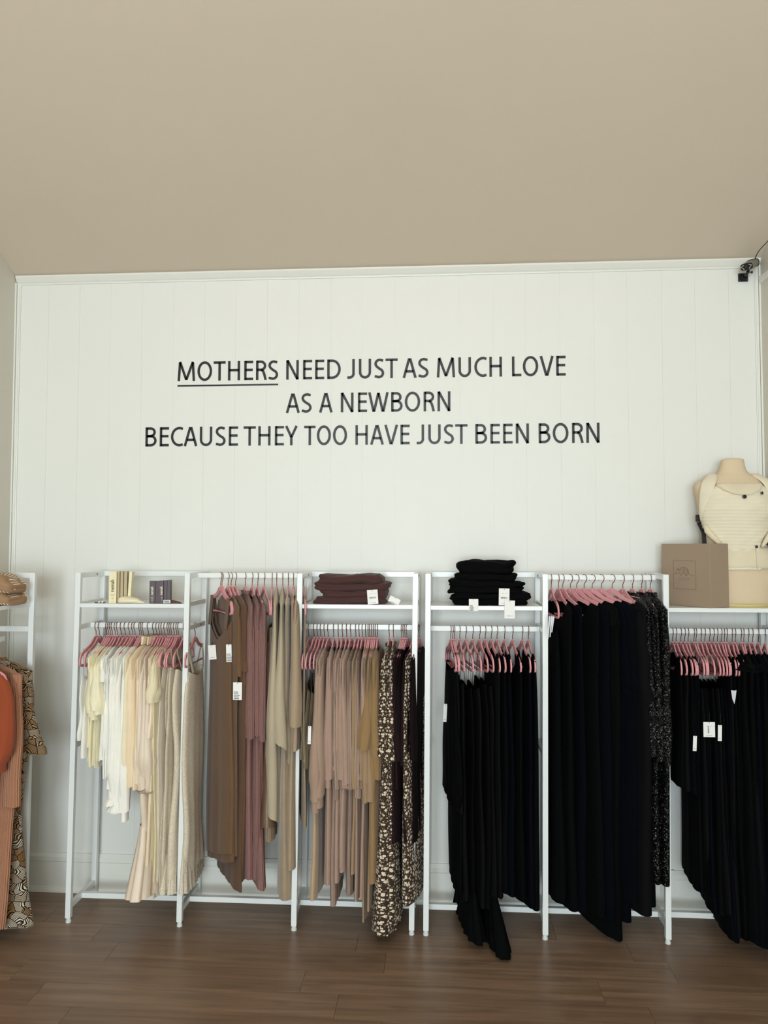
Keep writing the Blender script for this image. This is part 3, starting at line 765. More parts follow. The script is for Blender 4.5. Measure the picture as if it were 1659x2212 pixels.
M_string = plain('black_cord', '1a1718', 0.8)

# cloth colours
C = dict(
 white=cloth('ivory_cotton', 'f6f2e8'), white2=cloth('white_knit', 'f3f1ea', 'rib'), cable=cloth('cream_cable_knit', 'efe3c4', 'cable'),
 butter=cloth('butter_cotton', 'f0e8c8'), butter2=cloth('pale_yellow_linen', 'ede2bb'), peach=cloth('pale_peach_cotton', 'efd9b8'),
 satin=cloth('beige_satin', 'e2d0bb', rough=.42, spec=.5, sheen=0), satin2=cloth('cream_satin', 'e9d6b8', rough=.45, spec=.5, sheen=0),
 cream=cloth('cream_crepe', 'e9dcb9', 'crepe'), lace=cloth('beige_lace', 'f6e9d3', 'lace', c2='e2d0b4'), gauze=cloth('oat_gauze', 'e4d8c6', 'crepe'),
 brown=cloth('caramel_brown_jersey', '6d523b'), brown2=cloth('deep_brown_jersey', '624734'),
 mauve=cloth('dusty_mauve_rib', '8f6660', 'rib'), bsatin=cloth('brown_satin', '6d5340', rough=.3, spec=.6, sheen=0),
 sage=cloth('stone_linen', 'b5a78e'), oat=cloth('oat_slub_knit', 'a8937a', 'crepe'), taupe=cloth('taupe_rib', '9a846c', 'rib'), velour=cloth('taupe_velour', 'a08d74', sheen=.5, var=.2),
 black=cloth('black_jersey', '070809', var=.3, sheen=0, spec=.05), black2=cloth('soft_black_jersey', '100f11', 'plain', sheen=0, spec=.05), navy=cloth('ink_navy_crepe', '06070d', 'crepe', sheen=0, spec=.05),
 sheer=cloth('black_gauze', '090a0b', 'crepe', sheen=0, spec=.05), sequin=cloth('black_sequin', '0a0b0c', 'sequin', spec=.25),
 olive=cloth('olive_rib', '7d6e57', 'rib'), tan=cloth('tan_sweatshirt', 'a48a78'), tan2=cloth('rose_tan_jersey', 'a88c7c'), tanrib=cloth('rose_tan_rib', 'a68c7c', 'rib'),
 camel=cloth('camel_jersey', '9c8165'), gold=cloth('golden_brown_crepe', '927550', 'crepe'), sand=cloth('sand_velour', 'b99c7c', sheen=.4),
 floral=cloth('brown_floral_print', '3a2c22', 'floral', sheen=.03), plum=cloth('dark_plum_jersey', '241719', var=.2, sheen=0, spec=.08), plum2=cloth('plum_black_jersey', '181012', 'plain', sheen=0, spec=.08),
 rust=cloth('rust_jersey', '98492c'), terra=cloth('terracotta_rib', 'b98264', 'rib'), shell=cloth('shell_print', '7a6246', 'shell'),
)

def hemz(px, py, bar_ztop, du=.17):
    """local height of a hem seen at photograph pixel (px, py) on the front edge of a garment"""
    return P(px, py, YM-du).z-bar_ztop

def rail(hooks, specs, barz, barh, rname, gname, psis, seed0, dyaw=.06):
    ztop = barz+barh/2
    n = len(hooks); out = []
    xs_ = [P(px, 0, 0) for px in hooks]
    for i, px in enumerate(hooks):
        hy = 1240 if barz > 1.6 else 1352
        x = P(px, hy, YM).x
        gap = min(abs(hooks[i]-hooks[j]) for j in (i-1, i+1) if 0 <= j < n)
        psi = (psis(px) if callable(psis) else psis)+random.uniform(-dyaw, dyaw)*(1 if gap > 4 else .4)
        g = dict(specs[i])
        place_hanger(x, YM, ztop, psi, 'pink hanger with copper hook, %s from the left on the %s' % (ORD[i], rname), 'pink hangers on the %s' % rname)
        if not g: continue
        g['mat'] = C[g['mat']]
        g['len'] = hemz(px-20, g['hem'], ztop)
        if g.get('strappx'): g['strapz'] = hemz(px-20, g['strappx'], ztop, .10)
        if 'sleeve' in g and g['sleeve']:
            s = dict(g['sleeve']); s['z'] = hemz(px-20, s['px'], ztop); g['sleeve'] = s
        if 'tierpx' in g:
            a, b_, w0, w1 = g['tierpx']; g['tier'] = (hemz(px, a, ztop), hemz(px, b_, ztop), w0, w1)
        gapm = (np.mean([abs(hooks[i]-hooks[j]) for j in (i-1, i+1) if 0 <= j < n]))*.00228
        g.setdefault('b', float(np.clip(gapm*.62, .0075, .020)))
        lab = '%s, %s from the left on the %s' % (g['desc'], ORD[i], rname)
        out.append(garment(x, YM, ztop, psi, g, lab, g.get('cat', 'dress' if g['hem'] > 1800 else 'top'), 'garments on the %s' % rname, seed0+i*7))
    return out

def S(px, **k): d = dict(px=px); d.update(k); return d
def G(desc, mat, hem, **k): d = dict(desc=desc, mat=mat, hem=hem); d.update(k); return d

# --- bay one: cream clothes -----------------------------------------------------------------
h1 = [208, 215, 231, 235, 239, 243, 249.5, 254, 262, 271, 280, 287, 292, 302, 305.5, 309.5, 321, 332, 339, 345, 349.5, 356, 363, 367, 371, 377, 382, 386, 397.6, 422]
s1 = [G('ivory strappy camisole', 'white', 1600, top='strap', strappx=1470, w=[(0, .14), (.25, .16), (1, .15)], cat='top'),
      G('ivory knit tank top', 'white', 1640, top='strap', strappx=1480, w=[(0, .13), (.2, .16), (1, .16)], cat='top'),
      G('pale yellow short-sleeved blouse', 'butter2', 1610, sleeve=S(1535, bn=0.026, cn=0.012, r0=.045, rb=.055, r1=.06), w0=.185),
      G('butter yellow short-sleeved blouse', 'butter', 1640, sleeve=S(1545, bn=0.028, cn=0.012, r0=.045, rb=.055, r1=.06), w0=.185),
      G('pale yellow linen blouse', 'butter2', 1652, sleeve=S(1550, bn=.028, cn=.014, r0=.045, rb=.06, r1=.065), w0=.185),
      G('butter yellow flutter-sleeve blouse', 'butter', 1650, sleeve=S(1528, bn=0.032, cn=0.018, r0=.05, rb=.07, r1=.08), w0=.185),
      G('soft yellow wide-sleeved top', 'butter', 1655, sleeve=S(1540, bn=0.03, cn=0.016, r0=.05, rb=.06, r1=.07), w0=.185),
      G('white short-sleeved tee', 'white', 1640, sleeve=S(1470, r0=.045, r1=.045), w0=.185),
      G('white cotton long-sleeved tee', 'white', 1675, sleeve=S(1640, bn=.023, r0=.040, r1=.028), w0=.185),
      G('white ribbed long-sleeved top', 'white2', 1680, sleeve=S(1660, bn=.023, r0=.042, r1=.03, cuff=.03), w0=.185),
      G('ivory balloon-sleeved blouse', 'white', 1700, sleeve=S(1720, bn=.023, r0=.050, rb=.06, r1=.03, frill=.03), w0=.185),
      G('white gathered-cuff blouse', 'white', 1690, sleeve=S(1735, bn=.023, r0=.050, rb=.06, r1=.03, frill=.03), w0=.185),
      G('ivory smock blouse with ruffled cuffs', 'white', 1700, sleeve=S(1740, bn=.023, r0=.050, rb=.055, r1=.03, frill=.025), w0=.185),
      G('white cotton blouse with turned cuffs', 'white', 1690, sleeve=S(1730, bn=.023, r0=.045, rb=.05, r1=.035, cuff=.045), w0=.185),
      G('ivory button blouse', 'white', 1700, sleeve=S(1750, bn=.023, r0=.045, rb=.05, r1=.035, cuff=.045), w0=.185),
      G('cream cable-knit jumper', 'cable', 1690, sleeve=S(1700, bn=.023, r0=.048, rb=.05, r1=.03, cuff=.05), w0=.185),
      G('pale peach high-necked blouse', 'peach', 1700, sleeve=S(1695, bn=.023, r0=.045, rb=.045, r1=.035), collar=.04, w0=.185),
      G('cream high-collared blouse', 'satin2', 1700, sleeve=S(1690, bn=.023, r0=.045, rb=.05, r1=.035), collar=.04, w0=.185),
      G('beige satin balloon-sleeved blouse', 'satin', 1690, sleeve=S(1695, bn=.026, pinch=.6, r0=.050, rb=.062, r1=.03, frill=.012), cat='top'),
      G('beige satin dress with gathered hem tier', 'satin', 1795, sleeve=S(1700, bn=.027, pinch=.6, r0=.050, rb=.064, r1=.03, frill=.012), w=[(0, .15), (1, .18)], bw=[(0, .008), (.5, .02), (1, .036)], tierpx=(1782, 1925, .178, .235), tb=(.036, .042), tiercu=.0, cat='dress'),
      G('champagne satin puff-sleeved blouse', 'satin', 1700, sleeve=S(1700, bn=.028, pinch=.6, r0=.050, rb=.066, r1=.03, frill=.012), w0=.185, cat='top'),
      G('cream satin elbow-sleeved dress', 'satin2', 1930, sleeve=S(1590, r0=.045, rb=.04, r1=.05), w0=.185),
      G('cream crepe elbow-sleeved dress', 'cream', 1935, sleeve=S(1515, bn=.03, r0=.052, rb=.06, r1=.06), w0=.185, w=[(0, .15), (1, .17)]),
      G('cream crepe maxi dress', 'cream', 1940, sleeve=S(1500, r0=.05, rb=.055, r1=.055), w0=.185, w=[(0, .15), (1, .17)]),
      G('oat gauze strappy maxi dress', 'gauze', 1930, top='strap', strappx=1465, strapw=.02, w=[(0, .10), (.1, .15), (1, .16)]),
      G('beige gauze flutter dress', 'gauze', 1935, top='strap', strappx=1440, strapw=.025, w=[(0, .12), (.1, .15), (1, .16)]),
      G('beige lace sleeveless maxi dress', 'lace', 1930, top='strap', strappx=1450, strapw=.02, wob=.014, tierpx=(1850, 1932, .14, .165), tb=(.016, .012), w=[(0, .11), (.1, .15), (1, .17)]),
      G('cream lace strappy maxi dress', 'lace', 1930, top='strap', strappx=1455, strapw=.02, wob=.014, tierpx=(1850, 1932, .14, .165), tb=(.016, .012), w=[(0, .11), (.1, .15), (1, .17)]),
      G('oat lace maxi dress beside the post', 'lace', 1900, top='strap', strappx=1460, strapw=.02, wob=.014, tierpx=(1850, 1932, .14, .165), tb=(.016, .012), w=[(0, .11), (.1, .15), (1, .15)]),
      G('pale lace maxi dress right of the post', 'lace', 1895, top='strap', strappx=1465, strapw=.03, wob=.014, tierpx=(1850, 1932, .14, .165), tb=(.016, .012), w=[(0, .12), (.1, .15), (1, .15)])]
R1 = rail(h1, s1, zb1, .024, 'cream rail', None, 0.0, 100)

# --- bay two: brown and stone clothes on the high rail --------------------------------------
h2 = [477, 479.8, 493, 499.5, 509, 530, 545, 557, 571, 588, 598, 611, 623, 634, 643, 656]
s2 = [G('caramel brown V-neck maxi dress', 'brown', 1870, top='strap', strappx=1385, strapw=.05, vee=.09, w=[(0, .17), (.3, .18), (1, .20)], b=.018, kf=7, fold=.008, strapu=.135, hemslope=-.28),
      G('caramel brown sleeveless maxi dress', 'brown', 1885, top='strap', strappx=1380, strapw=.04, vee=.09, w=[(0, .16), (.3, .17), (1, .19)], b=.014, strapu=.135, hemslope=-.25),
      G('caramel brown half-sleeved maxi dress', 'brown', 1870, sleeve=S(1458, r0=.06, r1=.06, fold=.002), w0=.185, hemslope=-.2, w=[(0, .15), (1, .18)]),
      G('deep brown half-sleeved maxi dress', 'brown2', 1925, sleeve=S(1478, r0=.05, r1=.055, fold=.002), w0=.185, w=[(0, .15), (1, .19)]),
      G('brown jersey maxi dress with short sleeves', 'brown2', 1905, sleeve=S(1450, r0=.05, r1=.05, fold=.003), w0=.185, w=[(0, .15), (1, .17)]),
      G('dusty mauve ribbed long-sleeved maxi dress', 'mauve', 1900, sleeve=S(1592, bn=.024, r0=.055, rb=.055, r1=.055, fold=.002, out=.02), w0=.185, w=[(0, .14), (1, .16)], fold=.004, collar=.012),
      G('mauve ribbed maxi dress with long sleeves', 'mauve', 1902, sleeve=S(1585, bn=.020, r0=.045, r1=.045, fold=.002, out=.02), w0=.185, w=[(0, .14), (1, .17)], fold=.004),
      G('mauve ribbed flared maxi dress', 'mauve', 1915, sleeve=S(1598, bn=.020, r0=.045, r1=.045, fold=.002, out=.02), w0=.185, w=[(0, .13), (.8, .15), (1, .20)], fold=.004),
      G('brown satin wrap blouse with a ruffled hem', 'bsatin', 1800, top='strap', strappx=1400, w=[(0, .12), (.6, .15), (1, .16)], bw=[(0, .01), (.5, .03), (1, .045)], fold=.024, kf=4, hemamp=.03, points=.05, npt=3, cat='top'),
      G('grey-brown strappy slip', 'taupe', 1820, top='strap', strappx=1370, w=[(0, .10), (.2, .14), (1, .14)], cat='dress'),
      G('stone linen draped wrap', 'sage', 1740, w0=.185, w=[(0, .15), (.6, .20), (1, .17)], neck=.02, bw=[(0, .010), (.4, .030), (.75, .045), (1, .040)], fold=.014, hemamp=.03, points=.10, pph=2.2, npt=2, kf=6, cat='top'),
      G('stone linen waterfall cardigan', 'sage', 1640, w0=.185, w=[(0, .15), (.5, .21), (1, .20)], neck=.02, bw=[(0, .010), (.4, .03), (.8, .055), (1, .055)], fold=.016, hemamp=.03, points=.09, pph=.6, npt=3, kf=6, cat='top'),
      G('taupe velour maxi dress', 'velour', 1948, w0=.175, w=[(0, .14), (1, .15)], bw=[(0, .012), (.5, .022), (1, .042)], fold=.008),
      G('oat slub-knit dress', 'oat', 1880, w0=.175, w=[(0, .14), (1, .17)], bw=[(0, .01), (1, .03)]),
      G('oat slub ribbed long-sleeved top', 'oat', 1620, sleeve=S(1565, bn=.03, r0=.05, r1=.045, out=.03), w0=.185, cat='top'),
      G('oat slub knit cape behind the white post', 'oat', 1790, w0=.15, b=.007, spread=1.2, w=[(0, .12), (1, .19)], cat='top')]
R2 = rail(h2, s2, zb2, .024, 'brown rail', None, lambda px: float(np.interp(px, [477, 509, 530, 571, 588, 600, 656], [.58, .56, .46, .40, .25, .22, .18])), 300)

# --- bay three: olive, tan, floral, plum ---------------------------------------------------
h3 = [667, 678.6, 686, 693, 701, 709, 721, 731, 740, 749, 758, 769, 776, 783, 790, 795.6, 799, 803, 807, 811, 815.6, 841, 850, 868, 871.6, 875, 879, 893, 899, 905]
st = dict(top='strap', w=[(0, .12), (.2, .16), (1, .17)], b=.012, strapw=.010, vee=.07)
tn = lambda d, m, hem, spx, **k: G(d, m, hem, sleeve=S(spx, **dict(dict(r0=.042, rb=.046, r1=.032), **k.pop('sl', {}))), w0=.185, **k)
s3 = [G('olive strappy ribbed top', 'olive', 1640, strappx=1500, **st), G('olive ribbed camisole with white swing tag', 'olive', 1660, strappx=1520, **st),
      G('olive ribbed tank top', 'olive', 1690, strappx=1525, **st), G('sand velour strappy maxi dress', 'sand', 1942, strappx=1510, bw=[(0, .01), (1, .022)], **st),
      tn('tan sweatshirt with deep ribbed cuffs', 'tan', 1700, 1722, sl=dict(bn=.027, out=.04, r0=.055, rb=.07, r1=.05, cuff=.055, cuffk=.62, fold=.001)),
      tn('tan sweatshirt with wide sleeves', 'tan', 1690, 1712, sl=dict(bn=.027, out=.035, r0=.055, rb=.065, r1=.05, cuff=.055, cuffk=.62, fold=.001)),
      tn('rose-tan jersey maxi dress with buttoned cuffs', 'tan2', 1905, 1680, sl=dict(cuff=.04)),
      tn('rose-tan ribbed maxi dress', 'tanrib', 1950, 1700, sl=dict(cuff=.05)), tn('tan jersey maxi dress', 'tan2', 1900, 1660),
      tn('tan balloon-sleeved dress', 'tan', 1870, 1680, sl=dict(r0=.045, rb=.055)), tn('rose-tan long-sleeved dress', 'tan2', 1880, 1690, sl=dict(frill=.02)),
      tn('rose-tan ribbed long dress', 'tanrib', 1930, 1690, sl=dict(frill=.02)), tn('camel jersey dress', 'camel', 1880, 1700),
      tn('tan ribbed maxi dress', 'tanrib', 1940, 1720), tn('rose-tan jersey dress', 'tan2', 1935, 1640), tn('camel long-sleeved top', 'camel', 1700, 1680),
      tn('camel jersey maxi dress', 'camel', 1985, 1730, sl=dict(r1=.042)), tn('golden brown bell-sleeved crepe blouse', 'gold', 1690, 1612, sl=dict(bn=.028, cn=-.02, pinch=1.2, r0=.04, rb=.055, r1=.075), cat='top'),
      tn('camel jersey long-sleeved dress', 'camel', 1960, 1725, sl=dict(bn=.024, r1=.045, fold=.002)), tn('golden brown crepe long-sleeved dress', 'gold', 1900, 1720, sl=dict(bn=.022, r1=.045)),
      tn('golden brown wide-sleeved dress', 'gold', 1900, 1680),
      tn('brown floral print ruffle-sleeved maxi dress', 'floral', 2017, 1600, sl=dict(r0=.045, rb=.05, r1=.04, frill=.06), w=[(0, .14), (.35, .15), (1, .24)], b=.016, bw=[(0, .014), (.4, .026), (1, .058)], hemslope=-.16, fold=.012, collar=.01),
      tn('brown floral print long dress', 'floral', 2003, 1610, sl=dict(r0=.045, rb=.05, r1=.04, frill=.06), w=[(0, .14), (.35, .15), (1, .22)], b=.016, bw=[(0, .014), (.4, .022), (1, .045)], hemslope=-.22, fold=.012, collar=.01),
      tn('dark plum long-sleeved dress', 'plum', 1815, 1630), tn('dark plum jersey dress', 'plum', 1800, 1635, sl=dict(r1=.04)), tn('dark plum blouse', 'plum', 1700, 1640),
      tn('plum-black ribbed dress', 'plum2', 1815, 1640),
      tn('dark plum dress behind the white post', 'plum', 1815, 1650), tn('floral print dress half hidden by post', 'floral', 1950, 1600, w=[(0, .11), (1, .20)], b=.012, spread=3, sl=dict(r0=.02, rb=.02, r1=.02, bn=.01, out=-.04)),
      tn('plum-black long dress right of the post', 'plum2', 1820, 1640, w=[(0, .14), (1, .16)])]
R3 = rail(h3, s3, zb3, .024, 'tan rail', None, lambda px: -.02 if px < 860 else -.18, 600)

# --- bay four: black clothes under the black stack --------------------------------------------
h4 = [973.5, 978, 981.5, 993, 1006, 1021, 1036, 1048, 1061, 1073.5, 1089.6, 1107, 1128, 1141]
bs = lambda d, m, hem, sp, **k: G(d, m, hem, **dict(dict(top='strap', strappx=sp, w=[(0, .12), (.12, .16), (1, .17)], b=.014, nstrap=1, strapw=.009), **k))
s4 = [bs('black halter jumpsuit with wide legs', 'black', 1740, 1455, w=[(0, .12), (.2, .17), (.85, .24), (1, .20)], b=.018, spread=1.5, cat='dress'),
      bs('soft black slip dress', 'black2', 1750, 1460, w=[(0, .13), (.2, .17), (1, .20)]), bs('black jersey strappy maxi dress', 'black', 1925, 1470, w=[(0, .13), (1, .18)]),
      bs('soft black ribbed strappy maxi dress', 'black2', 1945, 1490), bs('black gauze-trimmed maxi dress', 'black', 1945, 1500, tierpx=(1925, 2010, .17, .24), tiermat=C['sheer']),
      bs('black deep V maxi dress', 'black2', 1960, 1500), bs('black strappy evening dress', 'black', 1960, 1490),
      bs('soft black gown with sheer gauze train', 'black2', 1950, 1495, tierpx=(1930, 2025, .17, .27), tiermat=C['sheer']),
      bs('black racerback maxi dress', 'black2', 1940, 1450, strapw=.03, top='shoulder', neck=.110, scoop=.10, w0=.150), bs('black jersey sleeveless maxi dress', 'black', 1925, 1420, strapw=.04, strapu=.11, top='shoulder', neck=.110, scoop=.10, w0=.150),
      bs('ink black crepe sleeveless dress', 'navy', 1935, 1420, strapw=.04, top='shoulder', neck=.110, scoop=.10, w0=.150), bs('black crepe sleeveless long dress', 'black', 1945, 1425, strapw=.035, top='shoulder', neck=.110, scoop=.10, w0=.150), bs('black tie-shoulder maxi dress', 'navy', 1960, 1425, strapw=.04, top='shoulder', neck=.110, scoop=.10, w0=.150),
      bs('black sleeveless maxi dress by the post', 'black', 1965, 1430, strapw=.04, top='shoulder', neck=.110, scoop=.10, w0=.150)]
for s in s4[9:]: s['spread'] = 2.0
s4[0]['sleeve'] = None
R4 = rail(h4, s4, zb4, .024, 'left black rail', None, .12, 900)

# --- bay five: long black clothes on the high rail -------------------------------------------------
h5 = [1190.5, 1206, 1215.5, 1232, 1245.6, 1261.5, 1279, 1298.5, 1322, 1345, 1366, 1385.6, 1404.6]
s5 = [bs('black strappy gown with white hanging ribbons', 'black', 1950, 1375, b=.02, spread=2, nstrap=2, strapw=.005),
      bs('black wide-strapped maxi dress', 'black', 1960, 1345, strapw=.04, b=.018, spread=2, w=[(0, .15), (1, .19)], top='shoulder', neck=.140, scoop=.12, w0=.185), bs('ink navy wide-strapped maxi dress', 'navy', 1965, 1345, strapw=.04, b=.018, spread=2, w=[(0, .15), (1, .19)], top='shoulder', neck=.140, scoop=.12, w0=.185),
      bs('black sleeveless long dress', 'black', 1975, 1345, strapw=.04, b=.02, spread=2, w=[(0, .15), (1, .20)], top='shoulder', neck=.140, scoop=.12, w0=.185), bs('black crepe sleeveless gown', 'navy', 1985, 1345, strapw=.04, b=.02, spread=2, w=[(0, .15), (1, .20)], top='shoulder', neck=.140, scoop=.12, w0=.185),
      tn('black cap-sleeved maxi dress with pointed hem', 'black', 2005, 1360, neck=.120, scoop=.07, w=[(0, .15), (1, .19)], b=.024, spread=2, hemslope=.25), tn('ink navy short-sleeved gown', 'navy', 2000, 1500, neck=.120, scoop=.07, w=[(0, .15), (1, .17)], b=.024, spread=2),
      tn('ink navy half-sleeved maxi dress', 'navy', 1950, 1488, sl=dict(r0=.055, r1=.06, fold=.002), neck=.120, scoop=.07, w=[(0, .15), (1, .19)], b=.026, spread=1.8), tn('black half-sleeved maxi dress', 'black', 1960, 1510, sl=dict(r0=.05, r1=.055, fold=.002), neck=.120, scoop=.07, w=[(0, .15), (1, .19)], b=.026, spread=1.8),
      tn('black jersey half-sleeved gown', 'black2', 1972, 1512, sl=dict(r0=.05, r1=.055, fold=.002), neck=.120, scoop=.07, w=[(0, .15), (1, .19)], b=.026, spread=1.8),
      tn('black sequinned gown with cold shoulders', 'sequin', 1905, 1630, w=[(0, .14), (1, .15)], bw=[(0, .014), (.3, .022), (1, .030)], b=.016, collar=.018, fold=.004, sl=dict(fold=.003)), tn('black sequinned long-sleeved gown', 'sequin', 1910, 1640, w=[(0, .14), (1, .15)], bw=[(0, .014), (.3, .022), (1, .030)], b=.016, collar=.018, fold=.004, sl=dict(fold=.003)),
      tn('black sequinned gown next to the post', 'sequin', 1915, 1645, w=[(0, .14), (1, .15)], bw=[(0, .014), (.3, .022), (1, .030)], b=.016, collar=.018, fold=.004, sl=dict(r0=.045, rb=.055, r1=.05, fold=.003))]
R5 = rail(h5, s5, zb5, .024, 'high black rail', None, lambda px: float(np.interp(px, [1190, 1206, 1215, 1232, 1245, 1261, 1279, 1298, 1322, 1345, 1366, 1386, 1405], [.10, .14, .30, .45, .50, .62, .74, .60, .66, .28, .16, .10, .12])), 1200)

# --- bay six: black clothes under the box and bust ---------------------------------------------------
h6 = [1452.6, 1460, 1470, 1478.4, 1486, 1498.4, 1503, 1514, 1522, 1532, 1541, 1549, 1558, 1564, 1569.5, 1581, 1587.5, 1600, 1606, 1616.4, 1625, 1637.5, 1652]
names6 = ['black ribbed tank top', 'black jersey camisole', 'black short slip', 'black sleeveless top', 'ink black tank dress', 'black strappy maxi dress', 'black jersey slip dress', 'black V-back gown',
          'black strappy jumpsuit', 'black crepe maxi dress', 'ink navy slip dress', 'black jersey gown with barcode card', 'black sleeveless maxi dress', 'black wide-strapped dress', 'soft black long dress',
          'black gown with pale lining', 'ink navy maxi dress', 'black full-skirted gown', 'black tie-strap gown', 'black cap-sleeved gown', 'black ruffle-hem gown', 'black long dress', 'black maxi dress at the picture edge']
s6 = []
for i, nme in enumerate(names6):
    mt = ('black', 'black2', 'black', 'navy')[i % 4]
    hem = 1700+i*7 if i < 4 else (1925 if i < 7 else 1960 if i < 10 else 2010+2*(i % 4))
    if i < 16: s6.append(bs(nme, mt, hem, 1500 if 5 <= i <= 12 else 1450, strapw=.006, top='strap' if 5 <= i <= 12 else 'shoulder', neck=.110, scoop=.10, w0=.150, w=[(0, .13), (.12, .16), (1, .17 if i < 7 else .21)], b=.013, spread=2.0))
    else: s6.append(tn(nme, mt, hem, 1450, sl=dict(r0=.035), w=[(0, .14), (1, .24)], b=.02, spread=2.2))
    s6[-1]['cat'] = 'top' if i < 4 else 'dress'
R6 = rail(h6, s6, zb6, .024, 'right black rail', None, lambda px: float(np.interp(px, [1450, 1600], [-.04, -.2])), 1500)

# --- left wall rack: rust, terracotta and shell print dresses -------------------------------------------
zl = zbL+.012
def left_garment(Y, g, lab, cat, seed, psi=PI/2):
    gg = dict(g); gg['mat'] = C[g['mat']]
    place_hanger(BXL, Y, zl, psi, 'pink hanger carrying the '+lab.split(',')[0], 'pink hangers on the left wall rack')
    def lz(py): return CAM[2]-(py-1182)*(Y-CAM[1])/FPX-zl
    gg['len'] = lz(g['hem'])
    if gg.get('sleeve'): s = dict(gg['sleeve']); s['z'] = lz(s['px']); gg['sleeve'] = s
    return garment(BXL, Y, zl, psi, gg, lab, cat, 'garments on the left wall rack', seed)
left_garment(-.47, G('', 'shell', 2008, sleeve=S(1640, bn=.023, r0=.05, rb=.06, r1=.075, fold=.004, out=.05), w0=.185, w=[(0, .15), (.55, .15), (1, .21)], b=.03, spread=1.6, fold=.010, collar=.012), 'brown and gold shell print long-sleeved maxi dress, against the left wall rack end', 'dress', 2001)
left_garment(-.56, G('', 'terra', 2015, sleeve=S(1752, r0=.05, rb=.05, r1=.05, fold=.002, out=.0), w0=.185, w=[(0, .14), (1, .13)], b=.022, fold=.005), 'terracotta ribbed long-sleeved maxi dress, in front of the shell print dress', 'dress', 2011)
left_garment(-.64, G('', 'rust', 1900, sleeve=S(1680, r0=.05, rb=.06, r1=.03, fold=.004, out=-.01), w0=.14, w=[(0, .13), (1, .10)], b=.022, fold=.006), 'rust orange puff-sleeved dress, nearest on the left wall rack', 'dress', 2021)

# ------------------------------------------------------------------ swing tags
price_tag(R2[0], 458.5, 1409, 17, 31, None, 'brand', tilt=-.08, string=.015)
price_tag(R2[1], 494.5, 1411, 12, 38, None, 'returns', tilt=-.03)
price_tag(R2[3], 513, 1493, 19.5, 38, None, 'returns', tilt=.0)
price_tag(R3[1], 668.5, 1588, 7, 38, None, 'brand', tilt=.03, string=.05)
price_tag(R4[0], 961.5, 1540, 7.5, 38, None, 'brand', tilt=.06, string=.01)
price_tag(R6[11], 1532, 1576, 23.5, 31, None, 'barcode_up', string=.04)
price_tag(R6[13], 1555, 1583.5, 8, 33, None, 'brand', tilt=.03, string=.05)
price_tag(R6[6], 1501, 1606, 7.5, 31, None, 'brand', tilt=.05, string=.02)

# white hanging ribbons inside the first black gown, pale lining of a black gown further right
inv0 = R5[0].matrix_world.inverted()
for px, py1 in ((1184.5, 1381), (1189, 1376), (1193, 1366)):
    a_ = P(px+2, 1330, YM-.20); b_ = P(px-1, py1, YM-.205); c_ = P(px+4, 1332, YM-.20)
    V = []; th_ = Vector((.0020, 0, 0))
    for p in (a_, a_*.5+b_*.5, b_, b_*.5+c_*.5, c_): V += [inv0 @ (p-th_), inv0 @ (p+th_), inv0 @ (p+th_+Vector((0, .0006, 0))), inv0 @ (p-th_+Vector((0, .0006, 0)))]
    F = [(4*i+k, 4*i+(k+1) % 4, 4*i+4+(k+1) % 4, 4*i+4+k) for i in range(4) for k in range(4)]
    partlab(newmesh('hanging_ribbon', V, F, M_ribbon, R5[0], False), 'white hanging ribbon')
g15 = R6[15]; inv1 = g15.matrix_world.inverted()
V = [P(x, y, YM-.235+dy) for dy in (0, .002) for x, y in ((1579, 1491), (1586, 1492), (1591, 1491), (1589, 1508), (1586.5, 1521), (1582, 1510))]
partlab(newmesh('lining', [inv1 @ v for v in V], [(0, 1, 2, 3, 4, 5), (11, 10, 9, 8, 7, 6)]+[(i, (i+1) % 6, 6+(i+1) % 6, 6+i) for i in range(6)], M_ribbon, g15, False), 'pale grey lining')

